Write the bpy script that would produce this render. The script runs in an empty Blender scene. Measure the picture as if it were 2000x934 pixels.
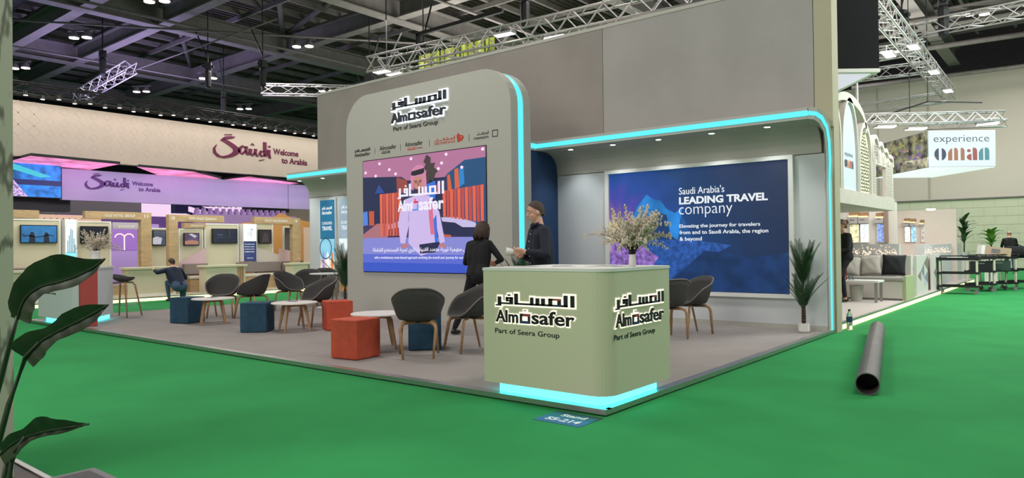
import bpy, bmesh, math, random
from mathutils import Vector, Matrix
random.seed(7)
PI = math.pi
S = bpy.context.scene
C = S.collection
# ---------------------------------------------------------------- camera, world, lights, exposure
cam_d = bpy.data.cameras.new('camera'); cam = bpy.data.objects.new('camera', cam_d); C.objects.link(cam)
cam_d.sensor_width = 36.0; cam_d.lens = 36.0*1390.85/2000; cam_d.clip_start = .05; cam_d.clip_end = 300
_y, _p, _r = 0.680684421, -0.0114024592, -0.0118671279
_Y = Matrix(((math.cos(_y), 0, math.sin(_y)), (0, 1, 0), (-math.sin(_y), 0, math.cos(_y))))
_P = Matrix(((1, 0, 0), (0, math.cos(_p), -math.sin(_p)), (0, math.sin(_p), math.cos(_p))))
_R = Matrix(((math.cos(_r), -math.sin(_r), 0), (math.sin(_r), math.cos(_r), 0), (0, 0, 1)))
A = _R @ _P @ _Y @ Matrix(((1, 0, 0), (0, 0, -1), (0, 1, 0)))
cam.matrix_world = Matrix.Translation((0, 0, 1.3)) @ Matrix((A[0], -A[1], -A[2])).transposed().to_4x4()
S.camera = cam
S.view_settings.view_transform = 'Standard'; S.view_settings.look = 'None'
S.view_settings.gamma = 1; S.view_settings.use_curve_mapping = False
S.view_settings.exposure = 0.0
W = bpy.data.worlds.new('hall_air'); S.world = W; W.use_nodes = True
W.node_tree.nodes['Background'].inputs[0].default_value = (.62, .60, .66, 1)
W.node_tree.nodes['Background'].inputs[1].default_value = .22
def area(loc, size, power, col=(1, .97, .92), rot=(0, 0, 0), sy=None):
    l = bpy.data.lights.new('area_light', 'AREA'); l.energy = power; l.color = col
    l.shape = 'RECTANGLE'; l.size = size; l.size_y = sy or size
    o = bpy.data.objects.new('area_light', l); o.location = loc; o.rotation_euler = rot; C.objects.link(o); return o
# hall high-bay lighting (the lamps of the roof), in a loose grid under the roof steel
for ix in range(5):
    for iy in range(5):
        area((-36+ix*9, -4+iy*10, 9.3), 2.2, 265, (1, .955, .93))
area((-5, -4, 6.0), 5, 520, (1, .97, .93), (math.radians(55), 0, 0))        # added frontal fill, hung in the air over the aisle we stand in
area((5, 8, 7.5), 5, 200, (1, .97, .93), (math.radians(38), 0, math.radians(80)))
area((-32, 13, 6.8), 6, 620, (.62, .50, 1), (PI, 0, 0))                     # added lilac uplight for the roof, after the purple wash of the left stand
area((-24.0, 13, 6.0), .4, 95, (1, .92, .84), (0, math.radians(40), 0), 18)       # row of spots washing the large hanging banner
area((-25.2, 13.5, 4.0), .3, 42, (.72, .6, 1), (0, math.radians(30), 0), 10)      # wash on the lilac banner behind it
area((-19.0, 9.5, 3.6), .6, 120, (1, .95, .88), (0, math.radians(42), 0), 9)       # added fill over the left aisle to brighten the wooden booths
area((-22.3, 9.8, 2.9), .5, 25, (.7, .5, 1), (0, math.radians(20), 0), 2)          # violet alcove light
area((-3.6, 20, 3.6), 1.0, 70, (1, .93, .84), (0, 0, 0), 6)                        # warm lights of the pavilion on the right
area((-3.9, 17.5, 5.6), 1.0, 110, (1, .98, .95), (0, math.radians(-40), 0), 6)     # floodlights on the truss over it
area((-9, 13.2, 6.1), 6, 110, (.9, .96, 1), (0, 0, 0), .5)                         # floodlights on the truss behind the wall
area((-2, 34, 7), 4, 380, (1, .96, .86), (math.radians(35), 0, 0))  # added fill for the carpet of the far right aisle
area((3.5, 19, 6.5), 3, 800, (.86, 1, .98), (0, math.radians(48), 0), 8)          # added cool fill from the right aisle, brightening facade and far carpet
area((-17, 20, 6.4), 6, 800, (1, .93, .86), (PI, 0, 0))                            # added uplight for the roof, standing in for light bounced off the stands
area((-6, 30, 6.4), 6, 650, (1, .95, .88), (PI, 0, 0))  # another added uplight, lifting the roof farther right
_o = area((1.5, 13.0, 6.0), 2.5, 200, (1, .98, .95)); _o.rotation_euler = Vector((-5.5, 4.5, -5)).to_track_quat('-Z', 'Y').to_euler()   # added fill over the right aisle for the bench and counter fronts
# ---------------------------------------------------------------- materials
MC = {}
def lin(c): return tuple(((v/255)/12.92 if v/255 <= .04045 else ((v/255+.055)/1.055)**2.4) for v in c)
def mat(name, rgb, rough=.6, metal=0, noise=0, scale=30, bump=0, emit=0, spec=.5, trans=0):
    if name in MC: return MC[name]
    m = bpy.data.materials.new(name); m.use_nodes = True; nt = m.node_tree; b = nt.nodes['Principled BSDF']
    c = lin(rgb); b.inputs['Base Color'].default_value = (*c, 1)
    b.inputs['Roughness'].default_value = rough; b.inputs['Metallic'].default_value = metal
    b.inputs['Specular IOR Level'].default_value = spec
    if trans: b.inputs['Transmission Weight'].default_value = trans
    if emit:
        b.inputs['Emission Color'].default_value = (*c, 1); b.inputs['Emission Strength'].default_value = emit
        b.inputs['Base Color'].default_value = (.02, .02, .02, 1)
    if noise or bump:
        tc = nt.nodes.new('ShaderNodeTexCoord'); nz = nt.nodes.new('ShaderNodeTexNoise')
        nz.inputs['Scale'].default_value = scale; nz.inputs['Detail'].default_value = 4
        nt.links.new(tc.outputs['Object'], nz.inputs['Vector'])
        if noise:
            mx = nt.nodes.new('ShaderNodeMix'); mx.data_type = 'RGBA'
            mx.inputs[6].default_value = (*[v*(1-noise) for v in c], 1)
            mx.inputs[7].default_value = (*[min(1, v*(1+noise)) for v in c], 1)
            rp = nt.nodes.new('ShaderNodeValToRGB'); rp.color_ramp.elements[0].position = .35; rp.color_ramp.elements[1].position = .65
            nt.links.new(nz.outputs[0], rp.inputs[0]); nt.links.new(rp.outputs[0], mx.inputs[0])
            nt.links.new(mx.outputs[2], b.inputs['Base Color'])
            if emit: nt.links.new(mx.outputs[2], b.inputs['Emission Color'])
        if bump:
            bp = nt.nodes.new('ShaderNodeBump'); bp.inputs['Strength'].default_value = bump; bp.inputs['Distance'].default_value = .01
            nt.links.new(nz.outputs[0], bp.inputs['Height']); nt.links.new(bp.outputs[0], b.inputs['Normal'])
    MC[name] = m; return m
def wood(name, rgb, scale=(3, 30, 30), dark=.25):
    if name in MC: return MC[name]
    m = mat(name, rgb, .5); nt = m.node_tree; b = nt.nodes['Principled BSDF']; c = lin(rgb)
    tc = nt.nodes.new('ShaderNodeTexCoord'); mp = nt.nodes.new('ShaderNodeMapping'); mp.inputs['Scale'].default_value = scale
    nz = nt.nodes.new('ShaderNodeTexNoise'); nz.inputs['Scale'].default_value = 1.0; nz.inputs['Detail'].default_value = 6; nz.inputs['Distortion'].default_value = .6
    rp = nt.nodes.new('ShaderNodeValToRGB'); rp.color_ramp.elements[0].position = .3; rp.color_ramp.elements[1].position = .7
    rp.color_ramp.elements[0].color = (*[v*(1-dark) for v in c], 1); rp.color_ramp.elements[1].color = (*[min(1, v*(1+dark*.6)) for v in c], 1)
    nt.links.new(tc.outputs['Object'], mp.inputs[0]); nt.links.new(mp.outputs[0], nz.inputs['Vector'])
    nt.links.new(nz.outputs[0], rp.inputs[0]); nt.links.new(rp.outputs[0], b.inputs['Base Color']); return m
M = dict(
    offwhite=mat('offwhite_paint', (184, 182, 172), .7, bump=.05, scale=8),
    white=mat('white_paint', (225, 225, 218), .6), white2=mat('cool_white_paint', (208, 212, 212), .65),
    sage=mat('pale_sage_laminate', (208, 206, 176), .45),
    fabric=mat('grey_wall_fabric', (165, 161, 156), .95, noise=.05, scale=1.3, bump=.25),
    fabric2=mat('dimmed_wall_fabric', (152, 145, 138), .95, noise=.06, scale=1.1, bump=.3),  # darker copy of the wall fabric, with dimmer lighting in its colour
    fabric3=mat('greenish_wall_paint', (178, 172, 146), .8),
    cyan=mat('cyan_led', (80, 215, 228), .5, emit=1.35), cyan2=mat('cyan_led_strong', (60, 225, 240), .5, emit=6.0),
    warm=mat('warm_white_led', (255, 240, 170), .5, emit=2.2), whitel=mat('white_led', (255, 250, 240), .5, emit=9),
    halo=mat('halo_white_glow', (225, 238, 255), .5, emit=2.5), halo2=mat('warm_halo_glow', (255, 250, 228), .5, emit=1.1),
    navy=mat('navy_panel', (30, 62, 104), .6), black=mat('black_plastic', (16, 16, 18), .45),
    dark=mat('charcoal_letters', (40, 42, 48), .5), ink=mat('near_black_letters', (22, 24, 28), .5),
    red=mat('brick_red_print', (196, 66, 50), .5), redp=mat('red_panel', (168, 70, 62), .6),
    alu=mat('aluminium', (190, 190, 186), .35, .9), steel=mat('stainless_steel', (170, 172, 172), .3, .95),
    shell=mat('charcoal_felt_shell', (66, 64, 62), .9, noise=.25, scale=140, bump=.2),
    shell2=mat('grey_rim_piping', (120, 114, 108), .8), oak=wood('oak_wood', (176, 138, 98), (8, 8, 60)),
    orange=mat('terracotta_velvet', (190, 78, 52), .8, noise=.1, scale=9, bump=.1),
    teal=mat('deep_teal_velvet', (34, 70, 92), .85, noise=.15, scale=9, bump=.1),
    top=mat('white_table_laminate', (226, 220, 212), .4),
    oakpanel=wood('oak_panel', (178, 150, 112), (2, 3, 14), .2), cream=mat('cream_panel', (206, 200, 172), .6),
    skin=mat('skin', (200, 150, 125), .5), skin2=mat('skin_ruddy', (226, 170, 148), .5),
    hair1=mat('brown_hair', (62, 42, 30), .6, noise=.3, scale=60, bump=.5), hair2=mat('short_greying_brown_hair', (70, 56, 44), .7, noise=.25, scale=80, bump=.4),
    hair3=mat('ginger_brown_hair', (96, 58, 40), .6, noise=.3, scale=60, bump=.4),
    blackc=mat('black_knit', (20, 20, 23), .9, noise=.2, scale=90, bump=.15), navyc=mat('dark_navy_shirt', (22, 26, 44), .8, noise=.15, scale=25, bump=.2),
    trous=mat('black_trousers', (18, 18, 21), .85), jeans=mat('blue_jeans', (62, 84, 112), .85, noise=.2, scale=50), hoodie=mat('navy_hoodie', (24, 34, 56), .9, noise=.12, scale=20, bump=.3),
    shoe=mat('black_shoe_leather', (14, 13, 13), .4), brownshoe=mat('brown_shoe', (70, 48, 34), .6),
    leaf=mat('palm_leaf', (44, 76, 44), .55, noise=.3, scale=12), leaf2=mat('dark_broad_leaf', (46, 54, 34), .42, noise=.25, scale=9, bump=.15),
    stem=mat('dark_green_stem', (36, 50, 26), .5), trunk=mat('palm_fibre_trunk', (72, 54, 38), .95, noise=.4, scale=40, bump=.8),
    pot=mat('white_pot', (228, 226, 220), .5), twig=mat('dark_twig', (52, 38, 32), .8), catkin=mat('pale_willow_catkin', (216, 202, 184), .9),
    truss=mat('truss_aluminium', (196, 192, 190), .4, .55), trussd=mat('black_truss', (22, 21, 26), .6),
    beam=mat('grey_roof_steel', (112, 108, 106), .7, noise=.1, scale=3), deck=mat('dark_roof_deck', (76, 68, 64), .8, noise=.2, scale=2),
    foil=mat('foil_insulation', (120, 118, 126), .3, .8, noise=.3, scale=5, bump=1.0), hoist=mat('black_chain_hoist', (18, 18, 21), .6),
    glassblk=mat('screen_black', (10, 11, 16), .2))
# ---------------------------------------------------------------- mesh helpers
class MB:
    def __init__(s): s.v = []; s.f = []; s.mi = []; s.m = 0
    def add(s, vs, fs):
        n = len(s.v); s.v += [tuple(v) for v in vs]
        for f in fs: s.f.append(tuple(i+n for i in f)); s.mi.append(s.m)
        return s
    def box(s, x0, x1, y0, y1, z0, z1):
        return s.add([(x0,y0,z0),(x1,y0,z0),(x1,y1,z0),(x0,y1,z0),(x0,y0,z1),(x1,y0,z1),(x1,y1,z1),(x0,y1,z1)],
                     [(0,3,2,1),(4,5,6,7),(0,1,5,4),(1,2,6,5),(2,3,7,6),(3,0,4,7)])
    def ring(s, p, d, r, n, up=None, sq=None):
        d = Vector(d).normalized(); u = Vector(up) if up else (Vector((0,0,1)) if abs(d.z) < .95 else Vector((1,0,0)))
        a = d.cross(u).normalized(); b = a.cross(d).normalized(); rx, ry = (r if isinstance(r, (tuple, list)) else (r, r))
        return [Vector(p)+a*math.cos(2*PI*i/n+PI/n)*rx+b*math.sin(2*PI*i/n+PI/n)*ry for i in range(n)]
    def tube(s, pts, rs, n=8, cap=True, up=None):
        pts = [Vector(p) for p in pts]; N = len(pts)
        if not isinstance(rs, list): rs = [rs]*N
        vs = []
        for i, p in enumerate(pts):
            d = pts[min(i+1, N-1)]-pts[max(i-1, 0)]
            vs += s.ring(p, d, rs[i], n, up)
        fs = [(i*n+j, i*n+(j+1)%n, (i+1)*n+(j+1)%n, (i+1)*n+j) for i in range(N-1) for j in range(n)]
        if cap: fs += [tuple(range(n))[::-1], tuple((N-1)*n+j for j in range(n))]
        return s.add(vs, fs)
    def lathe(s, prof, c=(0,0,0), n=24, sx=1, sy=1):
        vs = []; 
        for r, z in prof:
            vs += [(c[0]+r*sx*math.cos(2*PI*j/n), c[1]+r*sy*math.sin(2*PI*j/n), c[2]+z) for j in range(n)]
        N = len(prof); fs = [(i*n+j, i*n+(j+1)%n, (i+1)*n+(j+1)%n, (i+1)*n+j) for i in range(N-1) for j in range(n)]
        fs += [tuple(range(n))[::-1], tuple((N-1)*n+j for j in range(n))]
        return s.add(vs, fs)
    def ball(s, c, r, n=12, m=8, rot=None):
        r = r if isinstance(r, (tuple, list)) else (r, r, r); vs = []
        for i in range(1, m):
            for j in range(n):
                a = PI*i/m; b = 2*PI*j/n
                v = Vector((r[0]*math.sin(a)*math.cos(b), r[1]*math.sin(a)*math.sin(b), r[2]*math.cos(a)))
                if rot: v = rot @ v
                vs.append(Vector(c)+v)
        t = Vector((0,0,r[2])); bt = Vector((0,0,-r[2]))
        if rot: t = rot @ t; bt = rot @ bt
        vs += [Vector(c)+t, Vector(c)+bt]; k = (m-1)*n
        fs = [(i*n+j, (i+1)*n+j, (i+1)*n+(j+1)%n, i*n+(j+1)%n) for i in range(m-2) for j in range(n)]
        fs += [(k, j, (j+1)%n) for j in range(n)]+[(k+1, (m-2)*n+(j+1)%n, (m-2)*n+j) for j in range(n)]
        return s.add(vs, fs)
    def prism(s, poly, o, r, u, t):
        """2-D polygon in plane (o, r, u), thickness t along r x u"""
        o, r, u = Vector(o), Vector(r), Vector(u); nrm = r.cross(u).normalized(); n = len(poly)
        a = [o+r*p[0]+u*p[1] for p in poly]; b = [p+nrm*t for p in a]
        return s.add(a+b, [tuple(range(n))[::-1], tuple(range(n, 2*n))]+[(i, (i+1)%n, n+(i+1)%n, n+i) for i in range(n)])
    def grid(s, P):
        R, Q = len(P), len(P[0])
        return s.add([p for row in P for p in row], [(i*Q+j, i*Q+j+1, (i+1)*Q+j+1, (i+1)*Q+j) for i in range(R-1) for j in range(Q-1)])
    def mesh(s, name, mats, smooth=False, bevel=0, weld=False):
        me = bpy.data.meshes.new(name); me.from_pydata(s.v, [], s.f)
        for m in (mats if isinstance(mats, (list, tuple)) else [mats]): me.materials.append(m)
        me.polygons.foreach_set('material_index', s.mi)
        if weld or bevel:
            bm = bmesh.new(); bm.from_mesh(me); bmesh.ops.remove_doubles(bm, verts=bm.verts, dist=1e-5)
            if bevel: bmesh.ops.bevel(bm, geom=[e for e in bm.edges if e.calc_face_angle(0) > .5], offset=bevel, segments=2, affect='EDGES', profile=.5, clamp_overlap=True)
            bm.to_mesh(me); bm.free()
        if smooth: me.polygons.foreach_set('use_smooth', [True]*len(me.polygons))
        me.update(); return me
    def build(s, name, mats, parent=None, smooth=False, bevel=0, weld=False, kind=None, label=None):
        return link(name, s.mesh(name, mats, smooth, bevel, weld), parent, kind, label)
def link(name, me, parent=None, kind=None, label=None, mw=None):
    o = bpy.data.objects.new(name, me); C.objects.link(o)
    if parent: o.parent = parent
    if kind: o['kind'] = kind
    if label: o['label'] = label
    if mw is not None: o.matrix_local = mw
    return o
def tag(o, label, cat, group=None, kind=None):
    o['label'] = label; o['category'] = cat
    if group: o['group'] = group
    if kind: o['kind'] = kind
    return o
def thing(name, label, cat, loc=(0,0,0), rz=0, group=None):
    o = bpy.data.objects.new(name, None); C.objects.link(o); o.location = loc; o.rotation_euler = (0, 0, rz)
    return tag(o, label, cat, group)
def dup(root, loc, rz, label, group=None):
    r = root.copy(); C.objects.link(r); r.location = loc; r.rotation_euler = (0, 0, rz); r['label'] = label
    if group: r['group'] = group
    for ch in list(root.children):
        c = ch.copy(); C.objects.link(c); c.parent = r
        for g in list(ch.children):
            d = g.copy(); C.objects.link(d); d.parent = c
    return r
def box(x0, x1, y0, y1, z0, z1): return MB().box(x0, x1, y0, y1, z0, z1)
TC = {}
def text_geo(s, bold=0.0):
    k = (s, bold)
    if k in TC: return TC[k]
    cu = bpy.data.curves.new('t', 'FONT'); cu.body = s; cu.offset = bold; cu.resolution_u = 3
    o = bpy.data.objects.new('t', cu); C.objects.link(o)
    dg = bpy.context.evaluated_depsgraph_get(); me = bpy.data.meshes.new_from_object(o.evaluated_get(dg))
    vs = [(v.co.x, v.co.y) for v in me.vertices]; fs = [tuple(p.vertices) for p in me.polygons]
    bpy.data.objects.remove(o); bpy.data.curves.remove(cu); bpy.data.meshes.remove(me)
    x0 = min(v[0] for v in vs); x1 = max(v[0] for v in vs); y0 = min(v[1] for v in vs); y1 = max(v[1] for v in vs)
    TC[k] = ([((x-x0)/(x1-x0), (y-y0)/(y1-y0)) for x, y in vs], fs); return TC[k]
class Plane:
    """flat writing surface: origin o, right r, up u (unit), normal r x u points to the reader"""
    def __init__(s, o, r, u=(0,0,1)): s.o, s.r, s.u = Vector(o), Vector(r), Vector(u); s.n = s.r.cross(s.u)
    def pt(s, a, b, d=0): return s.o+s.r*a+s.u*b+s.n*d
    def text(s, st, a, b, w, h, m, parent, t=.004, bold=0., d=0, name='lettering'):
        vs, fs = text_geo(st, bold); n = len(vs)
        V = [s.pt(a+x*w, b+y*h, d) for x, y in vs]; V2 = [p+s.n*t for p in V]
        ed = {}
        for f in fs:
            for i in range(len(f)):
                e = (f[i], f[(i+1)%len(f)]); ed[e] = 1
        side = [(e[0], e[1], e[1]+n, e[0]+n) for e in ed if (e[1], e[0]) not in ed]
        mb = MB().add(V+V2, [tuple(i+n for i in f) for f in fs]+side)
        return mb.build(name, m, parent)
    def poly(s, p, m, parent, t=.003, d=0, name='print'):
        mb = MB()
        for q in (p if isinstance(p[0][0], (tuple, list)) else [p]): mb.prism(q, s.pt(0, 0, d), s.r, s.u, t)
        return mb.build(name, m, parent)
    def rect(s, a0, a1, b0, b1, m, parent, t=.003, d=0, name='print'):
        return s.poly([(a0,b0),(a1,b0),(a1,b1),(a0,b1)], m, parent, t, d, name)
# ---------------------------------------------------------------- logo geometry (unit boxes)
def rr(x0, y0, x1, y1): return [(x0,y0),(x1,y0),(x1,y1),(x0,y1)]
# arabic word, block lettering, in a box 0..1 x 0..1, strokes as rectangles
AR = [rr(.955,.10,1,1), rr(.875,.10,.92,1), rr(.27,.10,.92,.25), rr(.69,.10,.735,.72), rr(.69,.58,.84,.72), rr(.80,.25,.84,.72),
      rr(.60,.10,.645,.70), rr(.53,.10,.575,.70), rr(.46,.10,.50,.74), rr(.255,.10,.30,1),
      rr(.06,.10,.235,.25), rr(.19,.25,.235,.70), rr(.14,.56,.235,.70), rr(.14,.34,.175,.70), rr(.14,.34,.21,.44),
      rr(.165,.80,.20,.92), rr(.03,.05,.075,.72), rr(0,-.05,.075,.06)]
def logo(pl, a, b, w, h, m, parent, t=.01, halo=None, accents=False, d=0, bold=.02):
    """two-line mark: arabic above, latin below, in box a,b,w,h"""
    ha, hl = h*.40, h*.44
    def ar(mm, g, dd, tt, nm):
        P = [[(a+x*w+(-g if i in (0,3) else g), b+h*.56+y*ha+(-g if i in (0,1) else g)) for i, (x, y) in enumerate(q)] for q in AR]
        pl.poly(P, mm, parent, tt, dd, nm)
    def la(mm, g, dd, tt, nm, bo):
        pl.text('Alm', a-g, b-g, w*.30+2*g, hl*.93+2*g, mm, parent, tt, bo, dd, nm)
        x0 = a+w*.325; x1 = a+w*.455; y0 = b; y1 = b+hl*.72; k = w*.026
        if g:
            pl.poly([rr(x0-g, y0-g, x1+g, y1+g), rr(x0+w*.03, y1, x1-w*.03, y1+k*1.5+g*.5)], mm, parent, tt, dd, nm)
        else:
            pl.poly([rr(x0,y0,x1,y0+k), rr(x0,y1-k,x1,y1), rr(x0,y0+k,x0+k,y1-k), rr(x1-k,y0+k,x1,y1-k), rr(x0+w*.05,y1+k*1.1,x1-w*.05,y1+k*1.4)], mm, parent, tt, dd, nm)
        pl.text('safer', a+w*.475-g, b-g, w*.525+2*g, hl*1.0+2*g, mm, parent, tt, bo, dd, nm)
    if halo:
        g = w*.018; ar(halo, g, d, t*.5, 'halo'); la(halo, g*.9, d, t*.5, 'halo', .05)  # glowing outlines paint the light spilling round the letters
        P = Plane(pl.pt(0, 0, 0), pl.r, pl.u)
        P.poly([rr(a+w*.325, b, a+w*.455, b+hl*.72), rr(a+w*.70, b+h*.56+ha*.2, a+w*.83, b+h*.56+ha*.6)], halo, parent, t*.5, d, 'halo')
    ar(m, 0, d+t*.5, t, 'arabic_lettering'); la(m, 0, d+t*.5, t, 'latin_lettering', bold)
    if accents:
        k = w*.026; x0 = a+w*.325; x1 = a+w*.455; y1 = b+hl*.72
        pl.poly([rr(x0+w*.05, y1-k, x1, y1), rr(a+w*.755, b+h*.56+ha*.58, a+w*.84, b+h*.56+ha*.72)], M['redp'], parent, t, d+t*.6, 'red_accent')
        pl.poly([rr(x0, b, x1, b+k), rr(a+w*.755, b+h*.56+ha*.10, a+w*.84, b+h*.56+ha*.25)], M['navy'], parent, t, d+t*.6, 'blue_accent')
# ---------------------------------------------------------------- large structure
def carpet(name, rgb, noise, sc, bump):
    return mat(name, rgb, .95, noise=noise, scale=sc, bump=bump, spec=.15)
M['green'] = carpet('green_carpet', (47, 139, 76), .07, 1.2, .35)
M['greyc'] = carpet('grey_carpet', (150, 143, 138), .06, 1.6, .2)
fl = MB().box(-75, 25, -25, 60, -.1, 0).build('floor', M['green'], kind='structure')
MB().box(-75, 25, 41.0, 41.3, 0, 9.5).build('wall_back', mat('beige_hall_wall', (192, 186, 176), .9, noise=.02, scale=.4), kind='structure')
wb = bpy.data.objects['wall_back']
cb = MB()
for r in range(8):
    for c in range(30):
        x = -12+c*.9+(.45 if r % 2 else 0); cb.box(x+.008, x+.892, 40.985, 41.0, r*.42+.008, r*.42+.412)
cb.build('painted_block', mat('pale_green_blockwork', (190, 196, 172), .8, noise=.03, scale=2), wb, kind='stuff')
MB().box(-12, 12, 40.9, 41, 3.36, 3.42).build('wall_rail', M['beam'], wb)
for x in (-8.5, -6.2, -1.2, 1.0): MB().box(x, x+.05, 40.95, 41, 3.5, 9.4).build('wall_seam', mat('wall_joint', (170, 163, 146), .9), wb)
MB().box(1.6, 4.2, 40.9, 41, 6.0, 7.3).build('wall_panel', mat('wall_joint', (170, 163, 146), .9), wb)
MB().box(-60, 12, -10, 60, 13.0, 13.2).build('ceiling', M['deck'], kind='structure')
MB().box(-60.3, -60, -25, 60, 0, 13).build('wall_left', mat('dark_far_wall', (42, 38, 50), .9), kind='structure')
# ---------------------------------------------------------------- the stand: platform, walls, soffit
PX0, PX1, PY0, PY1 = -15.45, -2.87, 4.65, 10.94
t = thing('stand_platform', 'low raised platform of grey carpet with a metal edge under the corner stand', 'platform', (0, 0, 0))
MB().box(PX0+.03, PX1-.03, PY0+.03, PY1, .0, .05).build('platform_carpet', M['greyc'], t)
MB().box(PX0, PX1, PY0, PY0+.03, .012, .055).box(PX0, PX1, PY0+.03, PY0+.09, .0495, .055).build('edge_trim', M['alu'], t)
MB().box(PX1-.03, PX1, PY0+.03, PY1, .012, .055).box(PX1-.09, PX1-.03, PY0+.09, PY1, .0495, .055).build('edge_trim', M['alu'], t)
MB().box(PX0, PX0+.03, PY0+.03, PY1, .012, .055).build('edge_trim', M['alu'], t)
for x in (-11.2, -7.3): MB().box(x, x+.004, PY0+.1, PY1, .0502, .0508).build('carpet_seam', mat('carpet_joint', (120, 115, 112), .95), t)
# back wall with printed/lit graphics hung on it
w = thing('stand_back_wall', 'tall grey fabric partition wall rising behind the corner stand', 'wall')
MB().box(-15.17, -2.85, 10.98, 11.25, 0, 5.25).build('wall_core', M['fabric3'], w)
MB().box(-15.17, -6.725, 10.94, 10.98, 3.1, 5.2).build('fabric_panel', M['fabric2'], w, label='taupe fabric panel')  # lighting difference across the wall is put into this panel's colour
MB().box(-6.715, -3.11, 10.94, 10.98, 3.1, 5.2).build('fabric_panel', M['fabric'], w)
MB().box(-3.10, -2.85, 10.94, 10.98, 3.0, 5.25).build('end_panel', M['fabric3'], w)
MB().box(-15.17, -2.85, 10.93, 10.98, 5.2, 5.26).build('top_batten', M['offwhite'], w)
t = thing('stand_inner_wall', 'white inner wall of the stand below the cyan lit soffit', 'wall')
MB().box(-15.2, -2.88, 10.70, 10.93, .05, 2.59).build('wall_panel', M['white2'], t, bevel=.003, weld=True)
MB().box(-13.0, -2.9, 10.685, 10.70, .05, .12).build('skirting', M['offwhite'], t)
# soffit with curved cove
a = thing('soffit', 'white overhanging soffit with a cyan light strip and curved cove', 'soffit')
def prof(x):
    P = [(x, 10.06, 3.16), (x, 10.06, 3.0), (x, 10.35, 3.0)]
    for k in range(1, 7):
        th = k*PI/12; P.append((x, 10.35+.34*math.sin(th), 3.0-.34*(1-math.cos(th))))
    return P+[(x, 10.69, 2.6), (x, 10.93, 2.6), (x, 10.93, 3.16)]
def sweep(xs):
    R = [prof(x) for x in xs]; n = len(R[0]); mb = MB()
    vs = [p for r in R for p in r]
    fs = [(i*n+j, i*n+(j+1)%n, (i+1)*n+(j+1)%n, (i+1)*n+j) for i in range(len(R)-1) for j in range(n)]
    fs += [tuple(range(n))[::-1], tuple((len(R)-1)*n+j for j in range(n))]
    return mb.add(vs, fs)
sweep([-15.2, -7.57, -2.95]).build('soffit_shell', M['offwhite'], a)
# return of the fascia towards the tower, over the blue side
MB().box(-7.70, -7.57, 9.27, 10.06, 3.0, 3.16).build('fascia_return', M['offwhite'], a)
MB().box(-7.569, -7.562, 9.27, 10.06, 3.035, 3.12).build('light_strip', M['cyan'], a)
MB().box(-15.2, -7.57, 10.052, 10.06, 3.035, 3.12).build('light_strip', M['cyan'], a)
inner = [(-2.95,10.06,3.0),(-2.87,10.08,2.985),(-2.82,10.14,2.94),(-2.79,10.24,2.84),(-2.80,10.36,2.68),(-2.83,10.5,2.45),(-2.865,10.62,2.15),(-2.87,10.66,1.9),(-2.87,10.66,.055)]
outer = [(-2.93,10.06,3.16),(-2.82,10.09,3.14),(-2.76,10.18,3.08),(-2.73,10.32,2.95),(-2.745,10.5,2.74),(-2.79,10.7,2.48),(-2.855,10.87,2.17),(-2.87,10.92,1.9),(-2.87,10.92,.055)]
def lerp3(p, q, s): return tuple(p[i]+(q[i]-p[i])*s for i in range(3))
mb = MB(); back = [(min(p[0]-.12, -2.95), 10.8, p[2]-.05 if p[2] > 1 else p[2]) for p in inner]; ob = [(min(p[0]-.12, -2.95), 10.92, p[2]) for p in outer]
n = len(inner)
mb.grid([inner, outer]); mb.grid([back, inner]); mb.grid([outer, ob])
mb.build('curved_end', M['offwhite'], a)
l0 = [lerp3(i, o, .30) for i, o in zip(inner, outer)]; l1 = [lerp3(i, o, .66) for i, o in zip(inner, outer)]
def off(P, d=.004): return [(p[0]+d, p[1]-d, p[2]) for p in P]
mb = MB(); mb.grid([off(l0), off(l1)]); mb.build('light_strip', M['cyan'], a)
MB().box(-7.56, -2.94, 10.052, 10.06, 3.04, 3.115).build('light_strip', M['cyan'], a)
dl = MB().lathe([(.045, 0), (.06, -.004), (.062, -.012), (.04, -.013)], n=16).mesh('downlight', M['white'])
dc = MB().lathe([(.042, -.0135), (.042, -.0155)], n=16).mesh('lamp', M['whitel'])
for i, (x, lb) in enumerate([(-15.03, 'leftmost'), (-14.1, ''), (-7.0, ''), (-6.15, ''), (-5.31, ''), (-4.42, ''), (-3.58, '')]):
    o = link('downlight', dl, a); o.location = (x, 10.30, 3.0)
    c = link('lamp', dc, o)
    L = bpy.data.lights.new('downlight_beam', 'SPOT'); L.energy = 26; L.spot_size = math.radians(110); L.spot_blend = .8; L.color = (.92, .97, 1); L.shadow_soft_size = .05
    lo = bpy.data.objects.new('downlight_beam', L); lo.location = (x, 10.28, 2.96); C.objects.link(lo)
# cyan spill is cast by the strips themselves; blue storage side wall with rounded top corner
t = thing('storage_side_wall', 'dark blue storage side wall with a rounded top corner beside the tower', 'wall')
Pb = Plane((-7.62, 9.2, 0), (0, 1, 0))
pts = [(0, .05), (1.5, .05), (1.5, 2.62)]+[(1.16+.34*math.cos(k*PI/12), 2.64+.34*math.sin(k*PI/12)) for k in range(1, 7)]+[(0, 2.98)]
Pb.poly(pts, M['navy'], t, .05, 0, 'side_panel')
MB().box(-11.1, -7.68, 9.3, 10.6, .05, 2.95).build('closet_body', M['white2'], t)
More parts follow.
